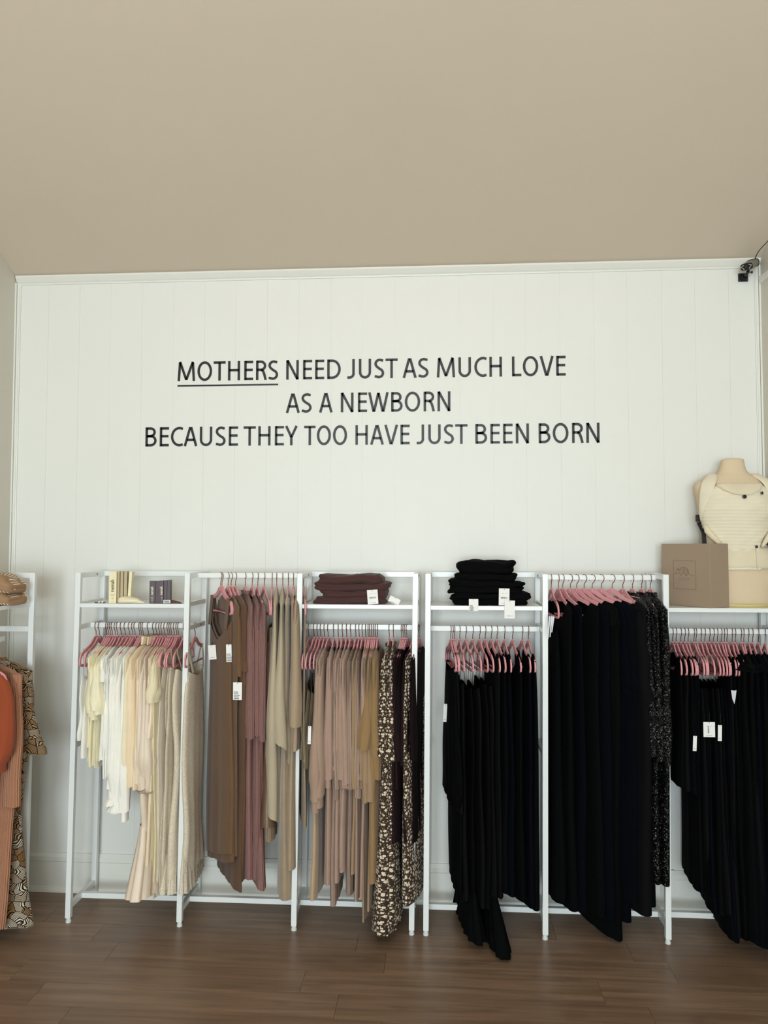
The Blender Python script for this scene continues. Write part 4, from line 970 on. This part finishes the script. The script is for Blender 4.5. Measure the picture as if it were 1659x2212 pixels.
# ------------------------------------------------------------------ folded stacks on the shelves
def folded(x, y, z, lx, ly, h, mat, label, group, seed, name='folded_garment', rz=0.0, bend=0.0, wr=.014):
    """soft folded slab: rounded, sagging, a crease line round the front"""
    r = np.random.default_rng(seed); nu, nv = 40, 18
    V = []; ph = r.uniform(0, 6.28, 8)
    for i in range(nv+1):
        ph_v = -PI/2+PI*i/nv
        for k in range(nu):
            th = 2*PI*k/nu
            c, s = math.cos(th), math.sin(th)
            cx = math.copysign(abs(c)**.45, c); sy = math.copysign(abs(s)**.45, s)
            cv = math.cos(ph_v); sv = math.sin(ph_v)
            cr = 1+.010*math.sin(ph[0]+3*th)
            er = (abs(cx)**6+abs(sy)**6)**(-1/6.0)
            rim = cv**.9
            X = ((lx/2-h*.5)*cx*er+h*.5*rim*cx)*cr*(1 if cv > .02 else 0)
            Y_ = ((ly/2-h*.5)*sy*er+h*.5*rim*sy)*cr*(1 if cv > .02 else 0)
            Z = h/2*math.copysign(abs(sv)**.8, sv)
            wv = .10*h*math.sin(X*30+ph[1])+.08*h*math.sin(X*55+ph[2]+Y_*20)+.12*h*math.sin(X*14+ph[3])
            Z += wv*(1 if sv > -.3 else .3)
            # the fold on the front: a soft groove between the layers
            gr = math.exp(-((sv-.1-.25*math.sin(X*18+ph[5]))/.16)**2)*.006
            X -= math.copysign(gr, cx)*abs(cx)**3; Y_ -= math.copysign(gr, sy)*abs(sy)
            X += .010*math.sin(ph_v*1.5+ph[4])*cx+.004*math.sin(Z*160+ph[5])
            Y_ += .005*math.sin(X*45+ph[6])
            V.append((X, Y_, Z+h/2))
    F = [(i*nu+k, i*nu+(k+1) % nu, (i+1)*nu+(k+1) % nu, (i+1)*nu+k) for i in range(nv) for k in range(nu)]
    uvs = []
    for f in F: uvs += [(V[j][0], V[j][1]+V[j][2]) for j in f]
    o = newmesh(name, V, F, mat, None, True, uvs, loc=(x, y, z)); o.rotation_euler = (0, 0, rz)
    ss = o.modifiers.new('subdivision', 'SUBSURF'); ss.levels = 1; ss.render_levels = 1
    dt = bpy.data.textures.new('wrinkle', 'CLOUDS'); dt.noise_scale = .045; dt.noise_depth = 2
    dm = o.modifiers.new('wrinkles', 'DISPLACE'); dm.texture = dt; dm.strength = wr; dm.mid_level = .5; dm.texture_coords = 'LOCAL'
    return tag(o, label, 'folded clothes', group)
M_fbrown = cloth('folded_brown_crepe', '4c3230', sheen=.1); M_fblack = cloth('folded_black_jersey', '0a0a0b', sheen=0, spec=.05)
zs3 = sh3+.004; zs4 = sh4+.004
names = ['bottom', 'second lowest', 'second highest', 'top']
zz = zs3
for i, (px0, px1, h) in enumerate(((679, 838, .034), (692, 840, .032), (684, 842, .038), (690, 832, .044))):
    a = P(px0, 1300, -.20); b = P(px1, 1300, -.20)
    f = folded((a.x+b.x)/2, -.195, zz, b.x-a.x, .21, h, M_fbrown, 'dark brown folded garment, %s of the brown stack on the middle shelf' % names[i], 'brown folded stack', 40+i)
    zz += h*.92
    if i == 1: fb = f
    if i == 0: fb0 = f
price_tag(fb, 805, 1289.5, 23, 31, YF+.000, 'barcode', tilt=-.07, string=0)
price_tag(fb0, 852, 1297, 24, 13, YF+.02, 'brand', tilt=.42, string=0)
zz = zs4; nm = ['lowest', 'second lowest', 'third from the bottom', 'third from the top', 'second from the top', 'topmost']
for i, (px0, px1, h) in enumerate(((972, 1140, .030), (978, 1142, .030), (966, 1132, .032), (972, 1126, .032), (980, 1118, .034), (986, 1112, .060))):
    a = P(px0, 1300, -.20); b = P(px1, 1300, -.20)
    f = folded((a.x+b.x)/2, -.195, zz, b.x-a.x, .20, h, M_fblack, 'black folded garment, %s of the black stack on the shelf' % nm[i], 'black folded stack', 60+i)
    zz += h*.92
    if i == 0: fk0 = f
    if i == 2: fk2 = f
    if i == 1: fk1 = f
price_tag(fk0, 1023, 1307, 20, 26, YF-.016, 'returns', string=0)
price_tag(fk2, 1089, 1289.5, 22.5, 36, YF-.004, 'barcode', tilt=.02, string=.008)
price_tag(fk1, 1101, 1316.5, 22, 38, YF-.018, 'brand', tilt=.02, string=.008)
# patterned blankets on the left rack shelf
def blanket_mat():
    t = NT('tan_print_blanket'); tc = t.n('ShaderNodeTexCoord')
    mp = t.mapping(tc.outputs['Object'], (1, 1, 1))
    v = t.n('ShaderNodeTexVoronoi'); v.inputs['Scale'].default_value = 14; t.l(mp, v.inputs['Vector'])
    wv = t.n('ShaderNodeTexWave'); wv.inputs['Scale'].default_value = 26; wv.inputs['Distortion'].default_value = 1.2; wv.inputs['Detail'].default_value = 0; wv.inputs['Detail Scale'].default_value = .6
    t.l(mp, wv.inputs['Vector'])
    f = t.math('MULTIPLY', t.math('GREATER_THAN', wv.outputs['Fac'], .78), t.math('LESS_THAN', v.outputs['Distance'], .55))
    t.l(t.mixc(f, lin('a58363'), lin('efe9dc')), t.p.inputs['Base Color']); t.p.inputs['Roughness'].default_value = .9
    return t.m
M_blanket = blanket_mat()
zz = shL+.009
for i, (h, px1) in enumerate(((.058, 43), (.092, 41))):
    xr = P(px1, 1290, LY-.14).x
    folded(xr-.10, LY-.15, zz, .21, .20, h, M_blanket, 'tan blanket with white brush strokes, %s on the left rack shelf' % ('lower of two' if i == 0 else 'upper of two'), 'blankets on the left rack', 80+i, name='folded_blanket', wr=.003)
    zz += h*.93

# ------------------------------------------------------------------ small boxes on the first shelf
M_cbox = plain('cream_box', 'ece0b8', 0.5, noise=.02); M_dbox = plain('dark_plum_box', '453236', 0.4, noise=.03)
M_cink = plain('dark_ink', '1d1a16', 0.6); M_link = plain('cream_ink', 'e8d9c8', 0.6); M_side_band = plain('tan_side', 'b9a783', 0.5, noise=.03)
def product_box(px, py_bot, w_px, h_px, depth, Y, mat, inkm, label, group, rz, text=True, sidem=None, tilt=0.0):
    k = (Y-CAM[1])/FPX; p = P(px, py_bot, Y)
    w_, h_ = w_px*k, h_px*k
    z = sh1+.0035
    t = thing('product_box', label, 'box', (p.x, Y, z), rz, group); t.rotation_euler = (0, tilt, rz)
    MB().box((0, depth/2, h_/2), (w_, depth, h_)).build('carton', mat, t, bevel=.0006)
    if sidem: MB().box((w_/2+.0002, depth*.5, h_/2), (.0006, depth*.9, h_*.99)).build('side_panel', sidem, t)
    if text:
        M = Matrix.Translation((w_*.17, -.0006, h_*.36)) @ Matrix.Rotation(PI/2, 4, 'X') @ Matrix.Rotation(PI/2, 4, 'Z')
        text_mesh('nemah', 'printed_text', inkm, t, h_*.17, M, sx=.86, offset=.0004)
        m = MB()
        for i in range(3): m.box((0, -.0004, h_*(.27-.022*i)), (w_*(.62-.1*i), .0003, .0008))
        for i in range(3): m.box((0, -.0004, h_*(.17-.02*i)), (w_*.3, .0003, .0008))
        m.box((0, -.0004, h_*.05), (w_*.25, .0003, .0010))
        m.build('printed_line', M_ink_grey if mat is M_cbox else M_link, t)
    return t
cr = 'cream product boxes on the left shelf'; dr = 'dark product boxes on the left shelf'
product_box(243, 1299, 16, 69, .040, -.30, M_cbox, M_cink, 'cream box with dark vertical lettering, leftmost on the first shelf', cr, .12, sidem=M_side_band)
for i, px in enumerate((254.5, 262.5, 270.5)):
    product_box(px, 1299, 6.5, 69.5, .040, -.285, M_side_band, M_cink, '%s cream and tan box edge right of the lettered cream box' % ORD[i], cr, .12, text=False)
product_box(278, 1299, 6.5, 69, .040, -.285, M_cbox, M_cink, 'pale cream box leaning at the right end of the cream boxes', cr, .12, text=False, tilt=.05)
product_box(328.5, 1300, 12.5, 49, .035, -.30, M_dbox, M_link, 'dark plum box with cream lettering, leftmost of the dark boxes', dr, .10)
for i, (px, tx) in enumerate(((338.5, False), (343.5, False), (349.5, True), (357, False), (364, False))):
    b_ = product_box(px, 1300, 6.6, 48.5+.6*i, .035, -.292, M_dbox, M_link, '%s dark plum box right of the lettered dark box' % ORD[i], dr, .10, text=tx)
def blob(name, label, cat, pts, rad, mat, loc, flat=1.0, seed=0):
    """lumpy pouch along a polyline"""
    r = np.random.default_rng(seed); V = []; n = 18; R = len(pts)
    for i, p in enumerate(pts):
        for k in range(n):
            a = 2*PI*k/n; q = rad[i]*(1+.10*math.sin(3*a+i*1.3)+.06*r.uniform(-1, 1))
            V.append((p[0], p[1]+q*math.cos(a)*1.4, max(0.0, p[2]+q*math.sin(a)*flat)))
    F = [(i*n+k, i*n+(k+1) % n, (i+1)*n+(k+1) % n, (i+1)*n+k) for i in range(R-1) for k in range(n)]+[tuple(range(n-1, -1, -1)), tuple((R-1)*n+k for k in range(n))]
    o = newmesh(name, V, F, mat, None, True, loc=loc); ss = o.modifiers.new('subdivision', 'SUBSURF'); ss.levels = 1; ss.render_levels = 1
    return tag(o, label, cat)
zsf = sh1+.0035
pa = P(255, 1298, -.305)
M_foil = plain('cream_foil', 'efe4c4', 0.35, noise=.08, nscale=40, bump=.5)
blob('sample_pouch', 'crumpled cream foil pouch lying in front of the cream boxes', 'pouch', [(0, 0, .010), (.006, 0, .015), (.03, 0, .016), (.055, 0, .015), (.085, 0, .013), (.100, 0, .012), (.112, 0, .007), (.126, 0, .004), (.135, 0, .002)], [.006, .017, .019, .018, .016, .013, .006, .004, .001], M_foil, (pa.x, -.30, zsf), .95, 3)
pb = P(354, 1298, -.305)
sa = blob('sample_sachet', 'dark brown sachet with a white barcode label lying before the dark boxes', 'sachet', [(0, 0, .003), (.008, 0, .010), (.03, 0, .010), (.055, 0, .008), (.075, 0, .005), (.090, 0, .002)], [.004, .009, .010, .009, .006, .002], plain('brown_foil', '5a2f24', .35, noise=.05), (pb.x, -.30, zsf), .8, 4)
MB().box((.018, -.013, .010), (.034, .001, .015)).build('barcode_label', M_card, sa)
m = MB(); rr = random.Random(3); x = .006
while x < .030: bw = rr.choice((.0008, .0015)); m.box((x, -.0140, .010), (bw, .0006, .010)); x += bw+.0012
m.build('barcode', M_ink, sa)
pc = P(215, 1299, -.30)
cl = tag(MB().box((0, 0, .003), (.052, .014, .005)).build('hair_clip', plain('pewter', '6f6a63', .35, metal=.6), bevel=.002, loc=(pc.x, -.295, zsf)), 'small dark hair clip with two pale beads at the left end of the shelf', 'hair clip')
m = MB()
for x in (-.002, .014): m.tube([(x, -.004, .001), (x, -.004, .0035), (x, -.004, .007), (x, -.004, .009)], [.003, .0052, .0048, .001], 12)
m.build('bead', plain('pearl', 'f2f2ee', .15), cl, smooth=True)

# ------------------------------------------------------------------ cardboard box on the right shelf
M_kraft = plain('taupe_card', 'a08b76', 0.7, noise=.03, nscale=8); M_emb = plain('embossed_line', '857261', 0.7)
zs6 = sh6+.0035
corner = P(1535.5, 1312.5, -.343)
al = math.radians(57)
bx_w, bx_d, bx_h = .278, .130, P(1535, 1175, -.343).z-zs6
kb = thing('cardboard_box', 'taupe cardboard box with an embossed armadillo emblem beside the mannequin bust', 'box', (corner.x, corner.y, zs6), -al)
MB().box((-bx_w/2, bx_d/2, bx_h/2), (bx_w, bx_d, bx_h)).build('carton', M_kraft, kb, bevel=.0015)
MB().box((-bx_w/2, bx_d/2, bx_h+.0008), (bx_w-.004, bx_d-.004, .0016)).build('lid', M_kraft, kb)
# emblem: frame, armadillo outline, lettering
ex0, ex1, ez0, ez1 = -bx_w*.745, -bx_w*.285, bx_h*.275, bx_h*.73
m = MB(); t_ = .0022
for a, b in (((ex0, ez0), (ex1, ez0)), ((ex1, ez0), (ex1, ez1)), ((ex1, ez1), (ex0, ez1)), ((ex0, ez1), (ex0, ez0))):
    m.box(((a[0]+b[0])/2, -.0002, (a[1]+b[1])/2), (abs(a[0]-b[0])+t_, .0006, abs(a[1]-b[1])+t_))
m.build('emblem_frame', M_emb, kb)
ew, eh = ex1-ex0, ez1-ez0
E_ = lambda u, v: (ex0+u*ew, -.0004, ez0+v*eh)
m = MB(); TT = lambda q, d: (ex0+q[0]*ew, -.0001-d, ez0+q[1]*eh)
def estroke(pts, wd=.018):
    q = [Vector((p[0]*ew, p[1]*eh)) for p in pts]
    ribbon(m, q, wd*ew, False, lambda a, d: (ex0+a[0], -.0001-d, ez0+a[1]), .0005)
estroke([(.24, .70)]+arc(.46, .60, .22, .175, 165, 5, 14)+[(.69, .55)], .022)                     # shell back
estroke([(.69, .55), (.72, .52), (.80, .49), (.90, .50), (.94, .515)], .020)                      # tail
estroke([(.24, .70), (.17, .66), (.10, .57), (.08, .52), (.13, .53), (.22, .56)], .018)           # head and snout
estroke([(.17, .67), (.14, .72), (.18, .735), (.21, .70)], .016)                                  # ear
estroke([(.22, .56), (.30, .51), (.34, .48), (.37, .52), (.42, .55), (.55, .53)], .018)           # belly and front leg
estroke([(.55, .53), (.54, .48), (.58, .47), (.62, .53), (.69, .55)], .018)                       # hind leg
for k in range(7):
    u = .27+.058*k; hgt = .60+.165*math.sqrt(max(0, 1-((u-.46)/.22)**2))
    estroke([(u, hgt-.01), (u+.012, (hgt+.55)/2), (u, .555)], .012 if k < 3 else .020)
m.build('armadillo_emblem', M_emb, kb)
text_mesh('ZEITGEIST BABY', 'printed_text', M_emb, kb, eh*.068, Matrix.Translation((ex0+ew*.5, -.0006, ez0+eh*.34)) @ Matrix.Rotation(PI/2, 4, 'X'), align='CENTER')
m = MB(); m.box((ex0+ew*.45, -.0003, ez0+eh*.29), (ew*.42, .0006, .0012)); m.build('printed_line', M_emb, kb)

# ------------------------------------------------------------------ mannequin bust and baby carrier
M_canvas = plain('bust_canvas', 'd9c4a6', 0.85, noise=.03, nscale=120, bump=.1)
M_carrier = cloth('cream_quilted_cotton', 'e6dcc4'); M_lin = cloth('cream_linen_panel', 'dfd3b8')
M_webbing = plain('black_webbing', '151517', .6); M_button = plain('black_button', '0c0d14', .25)
bc = P(1588, 1305, -.135)
bust = thing('mannequin_bust', 'headless cream canvas mannequin bust wearing the baby carrier', 'mannequin', (bc.x, bc.y, zs6))
kz = (bc.y-CAM[1])/FPX
def bz(py): return P(1588, py, -.135).z-zs6
BP = [(1306, 76, 52, 0), (1298, 79, 56, 0), (1280, 82, 58, 0), (1250, 82, 60, 0), (1225, 78, 57, 0), (1200, 69, 50, 0), (1180, 62, 45, 0), (1160, 60, 44, 2), (1140, 62, 46, 3), (1120, 67, 50, 4), (1100, 72, 54, 5), (1080, 74, 54, 4), (1065, 78, 48, 2), (1052, 80, 42, 0), (1043, 76, 37, 0), (1036, 62, 33, -1), (1030, 46, 30, -1), (1024, 33, 28, -2), (1016, 27, 26, -2), (1005, 24, 24, -1), (997, 23, 23, 0), (993, 22, 22, 0), (991.5, 17, 18, 0)]
def bust_ring(py, extra=0.0):
    pys = [b[0] for b in BP][::-1]
    a = np.interp(py, pys, [b[1] for b in BP][::-1])*kz+extra; b = np.interp(py, pys, [b[2] for b in BP][::-1])*kz*.80+extra; c = np.interp(py, pys, [b[3] for b in BP][::-1])*kz
    return a, b, c
def bust_pt(py, th, extra=0.0):
    a, b, c = bust_ring(py, extra); e = .9
    x = a*math.copysign(abs(math.sin(th))**e, math.sin(th)); y = -b*math.copysign(abs(math.cos(th))**e, math.cos(th))-c*max(0, math.cos(th))
    return Vector((x, y, bz(py)))
V = []; n = 40; pys_ = []
for a_, b_ in zip(BP[:-1], BP[1:]):
    pys_ += [a_[0], (a_[0]+b_[0])/2]
pys_.append(BP[-1][0])
for py in pys_:
    for k in range(n): V.append(bust_pt(py, 2*PI*k/n))
R = len(pys_)
F = [(i*n+k, i*n+(k+1) % n, (i+1)*n+(k+1) % n, (i+1)*n+k) for i in range(R-1) for k in range(n)]+[tuple(range(n-1, -1, -1)), tuple((R-1)*n+k for k in range(n))]
newmesh('torso', V, F, M_canvas, bust, True)
MB().cyl((0, 0, .0), (0, 0, .012), .15*1.0, 40).build('yellow_base', plain('yellow_foam', 'd8c585', .8), bust)
bpy.data.objects['yellow_base'].scale = (1.15, .80, 1)
pole = MB(); pole.cyl((0, .0, -.0), (0, 0, .02), .02, 16); pole.build('stand', M_foot, bust)

car = thing('baby_carrier', 'cream quilted baby carrier with black buckles worn by the mannequin bust', 'baby carrier', (bc.x, bc.y, zs6))
def panel(name, mat, rows, ncol, thick, ripple, parent=car):
    """cloth laid over the bust: rows of (py, theta_left, theta_right, stand-off)"""
    V = []; U = []
    for i, (py, t0, t1, off) in enumerate(rows):
        for k in range(ncol+1):
            f = k/ncol; th = t0+(t1-t0)*f
            edge = min(f, 1-f)*8; q = min(1, edge)
            p = bust_pt(py, th, off*(.35+.65*q)+ripple(py, f)); V.append(p); U.append((f*.4, p.z))
    for i, (py, t0, t1, off) in enumerate(rows):
        for k in range(ncol+1):
            f = k/ncol; V.append(bust_pt(py, t0+(t1-t0)*f, .0005))
    Rn = len(rows); N = ncol+1; F = []
    for i in range(Rn-1):
        for k in range(ncol):
            a = i*N+k; F.append((a, a+N, a+N+1, a+1))
    o = Rn*N
    per = [(0, k) for k in range(N)]+[(i, N-1) for i in range(1, Rn)]+[(Rn-1, k) for k in range(N-2, -1, -1)]+[(i, 0) for i in range(Rn-2, 0, -1)]
    idx = [i*N+k for i, k in per]
    for a, b in zip(idx, idx[1:]+idx[:1]): F.append((a, b, o+b, o+a))
    uv = []
    for f in F: uv += [U[j % o] for j in f]
    return newmesh(name, V, F, mat, parent, True, uv)
quilt = lambda py, f: .0016*math.sin(py*2*PI/7.2+.6*math.sin(f*6))+.001*math.sin(f*25+py*.2)
rows = []
for py in np.linspace(1050, 1230, 80):
    hw = np.interp(py, [1050, 1060, 1075, 1100, 1128, 1140, 1155, 1172, 1185, 1200, 1232], [50, 62, 70, 75, 74, 68, 56, 44, 39, 39, 40])
    a, b, c = bust_ring(py, .012)
    th = math.asin(min(.995, hw*kz/a))
    off = np.interp(py, [1048, 1060, 1120, 1180, 1232], [.012, .020, .026, .018, .012])
    rows.append((py, -th*1.0, th*1.0, off))
panel('front_panel', M_carrier, rows, 30, .01, quilt)
# folded-down head rest
rows = [(py, -math.asin(min(.98, hw*kz/bust_ring(py, .03)[0])), math.asin(min(.98, hw*kz/bust_ring(py, .03)[0])), off) for py, hw, off in ((1047, 47, .030), (1050, 49, .034), (1055, 46, .036), (1061, 40, .037), (1066, 31, .037), (1070, 20, .036), (1073, 8, .034))]
panel('head_rest', M_lin, rows, 24, .01, lambda py, f: .0006*math.sin(f*30))
def on_bust(py, x_px, off):
    a, b, c = bust_ring(py, off); th = math.asin(max(-.999, min(.999, x_px*kz/a))); return bust_pt(py, th, off)
q = on_bust(1077, 0, .036); m = MB(); m.cyl(q+Vector((0, -.004, 0)), q+Vector((0, .006, 0)), .0092, 20); m.build('button', M_button, car, smooth=False, bevel=.002)
q = on_bust(1069, 34, .034); m = MB(); m.box(q, (.010, .010, .014)); m.build('snap_tab', M_button, car, bevel=.002)
# shoulder straps: padded, over the shoulders, both edges rolled
def strap(sign):
    path = [(1128, 68, .010), (1110, 70, .016), (1095, 70, .018), (1080, 68, .018), (1066, 65, .020), (1055, 61, .020), (1047, 58, .018), (1041, 54, .016)]
    pts = [on_bust(py, sign*x, off) for py, x, off in path]
    a, b, c = bust_ring(1036)
    top = [Vector((sign*46*kz, -.028, bz(1029))), Vector((sign*43*kz, 0, bz(1025))), Vector((sign*45*kz, .035, bz(1032))), Vector((sign*52*kz, .060, bz(1050))), Vector((sign*40*kz, .085, bz(1090))), Vector((sign*10*kz, .098, bz(1130)))]
    pts += top
    wd = [.012, .018, .022, .026, .030, .032, .033, .032]+[.026, .026, .026, .025, .022, .015]
    V = []; n = 14
    for i, p in enumerate(pts):
        t = (pts[min(i+1, len(pts)-1)]-pts[max(i-1, 0)]).normalized()
        out = Vector((p.x*.3, p.y, 0)).normalized() if i < 8 else Vector((0, 0, 1))
        if i >= 11: out = Vector((0, 1, 0))
        side = t.cross(out).normalized(); out = side.cross(t).normalized()
        for k in range(n):
            an = 2*PI*k/n; V.append(p+side*math.cos(an)*wd[i]+out*math.sin(an)*.010)
    F = [(i*n+k, i*n+(k+1) % n, (i+1)*n+(k+1) % n, (i+1)*n+k) for i in range(len(pts)-1) for k in range(n)]+[tuple(range(n-1, -1, -1)), tuple((len(pts)-1)*n+k for k in range(n))]
    o = newmesh('shoulder_strap', V, F, M_carrier, car, True, [(0, 0)]*sum(len(f) for f in F)); ss = o.modifiers.new('subdivision', 'SUBSURF'); ss.levels = 1; ss.render_levels = 1
strap(-1); strap(1)
# waistband with a padded right wing
rows = [(py, -1.45, 1.45, off) for py, off in ((1182, .008), (1186, .016), (1195, .020), (1206, .021), (1218, .020), (1225, .015), (1228, .008))]
panel('waistband', M_lin, rows, 40, .01, lambda py, f: .0)
m = MB(); a_ = on_bust(1184, 24, .024); b_ = on_bust(1227, 22, .024); m.tube([a_, (a_+b_)/2+Vector((0, -.003, 0)), b_], .0022, 6); m.build('piping', M_carrier, car, smooth=True)
# leg-opening ties and black webbing with buckles
for s in (-1, 1):
    m = MB(); pts = [on_bust(1134, s*66, .026), on_bust(1148, s*63, .034), on_bust(1160, s*54, .034), on_bust(1172, s*44, .030), on_bust(1182, s*38, .024)]
    V = MB(); V.tube(pts, [.010, .015, .014, .010, .006], 10)
    V.build('padded_wing', M_lin, car, smooth=True)
    m = MB(); pts = [on_bust(1128, s*69, .008)+Vector((s*.006, .01, 0)), on_bust(1150, s*60, .008)+Vector((s*.012, .012, 0)), on_bust(1178, s*60, .008)+Vector((s*.008, .012, 0))]
    for a_, b_ in zip(pts[:-1], pts[1:]): m.beam(a_, b_, .020, .003)
    m.build('webbing', M_webbing, car)
    m = MB(); q = pts[0]+Vector((s*.003, 0, .020)); m.box(q, (.020, .018, .034)); m.build('buckle', M_webbing, car, bevel=.004)
q = on_bust(1181, 25, .028); m = MB(); m.box(q, (.012, .006, .012)); m.build('ring', M_webbing, car, bevel=.002)

# ------------------------------------------------------------------ security camera and its cable
M_cam = plain('grey_anodised', '8b8679', .4, metal=.3); M_blk = plain('black_plastic', '101214', .35)
sc_p = P(1604.5, 600, 0)
sec = thing('security_camera', 'grey bullet security camera on a black bracket in the upper right corner', 'camera', (sc_p.x, 0, sc_p.z))
m = MB(); m.box((0, -.004, 0), (.050, .008, .044)); m.build('wall_plate', M_blk, sec, bevel=.004)
m = MB()
for sx_ in (-1, 1):
    for sz_ in (-1, 1): m.cyl((sx_*.018, -.0095, sz_*.016), (sx_*.018, -.0075, sz_*.016), .0022, 8)
m.build('screw', M_bolt, sec)
j = P(1616, 588, -.07)-Vector(sec.location)
m = MB(); m.tube([(0, -.008, -.002), (0, -.016, -.001)], .012, 14); m.tube([(0, -.014, -.001), tuple(j)], [.008, .006], 12); m.build('bracket_arm', M_blk, sec, smooth=True)
m = MB(); m.tube([tuple(j+Vector((-.004, 0, -.004))), tuple(j+Vector((.002, 0, .010)))], .008, 12); m.build('swivel_joint', M_blk, sec)
m = MB(); m.tube([tuple(j), tuple(j+Vector((.014, -.002, -.001)))], .003, 8); m.box(tuple(j+Vector((.018, -.002, -.001))), (.006, .006, .013)); m.build('wing_screw', M_blk, sec)
f0 = P(1613, 576, -.125)-Vector(sec.location); f1 = P(1627, 568, -.05)-Vector(sec.location)
ax = (f0-f1).normalized(); side = ax.cross(Vector((0, 0, 1))).normalized(); upv = side.cross(ax)
def hull(name, a, b, w0, h0, w1, h1, mat, n=24, cap=True):
    V = []
    for p, w_, h_ in ((a, w0, h0), (a+(b-a)*.5, (w0+w1)/2*1.02, (h0+h1)/2*1.02), (b, w1, h1)):
        for k in range(n):
            an = 2*PI*k/n; c, s_ = math.cos(an), math.sin(an)
            V.append(p+side*math.copysign(abs(c)**.55, c)*w_+upv*math.copysign(abs(s_)**.7, s_)*h_)
    F = [(i*n+k, i*n+(k+1) % n, (i+1)*n+(k+1) % n, (i+1)*n+k) for i in range(2) for k in range(n)]+[tuple(range(n-1, -1, -1)), tuple(2*n+k for k in range(n))]
    o = newmesh(name, V, F, mat, sec, False); return o
hull('housing', f1, f0, .028, .018, .030, .018, M_cam)
hull('rear_cap', f1-ax*.030, f1+ax*.004, .020, .014, .030, .020, plain('grey_rear', '77715f', .5))
hull('front_face', f0, f0+ax*.003, .029, .017, .028, .016, M_blk)
hull('seal_ring', f1+ax*.003, f1+ax*.008, .0305, .0205, .0305, .0205, M_blk)
m = MB(); m.cyl(f0+ax*.002, f0+ax*.007, .0085, 18); m.build('lens', plain('lens_glass', '0a0a10', .05, coat=1), sec)
m = MB()
for u_, v_ in ((-.019, .006), (-.014, .009), (-.020, -.001), (-.016, -.006), (-.013, -.010), (-.024, .003), (.019, .006), (.014, .009), (.020, -.001), (.016, -.006), (.013, -.010), (.024, .003)):
    q = f0+ax*.003+side*u_+upv*v_; m.cyl(q, q+ax*.002, .0020, 8)
m.build('infrared_led', plain('clear_led', 'd8d8d2', .15), sec)
Yc = -.06
cb = MB(); pts = [P(1630, 563, -.050), P(1632, 556, -.075), P(1635, 549, -.11), P(1640, 541, -.16), P(1647, 533, -.22), P(1654, 526, -.29), P(1662, 517, -.36)]
pts += [Vector((XR-.006, -.60, ZC+SL*.60-.008)), Vector((XR-.006, -1.2, ZC+SL*1.2-.008))]
pts = [Vector((min(p.x, XR-.004), p.y, min(p.z, ZC-SL*p.y-.004))) for p in pts]
cb.tube(pts, .0024, 7)
o = cb.build('camera_cable', M_blk, None, smooth=True); tag(o, 'thin black cable running from the security camera up along the ceiling corner', 'cable')
# socket outlet low on the back wall behind the right rack
so = P(1449.5, 1902, 0)
ot = tag(MB().box((0, -.003-.014, 0), (.07, .005, .114)).build('wall_outlet', M_trim, bevel=.002, loc=(so.x-.02, 0, so.z)), 'white socket outlet on the baseboard behind the right rack post', 'outlet')
m = MB()
for zz_ in (-.022, .022):
    m.box((-.006, -.0205, zz_), (.003, .002, .009)); m.box((.006, -.0205, zz_), (.003, .002, .009))
m.build('socket_slot', M_blk, ot)
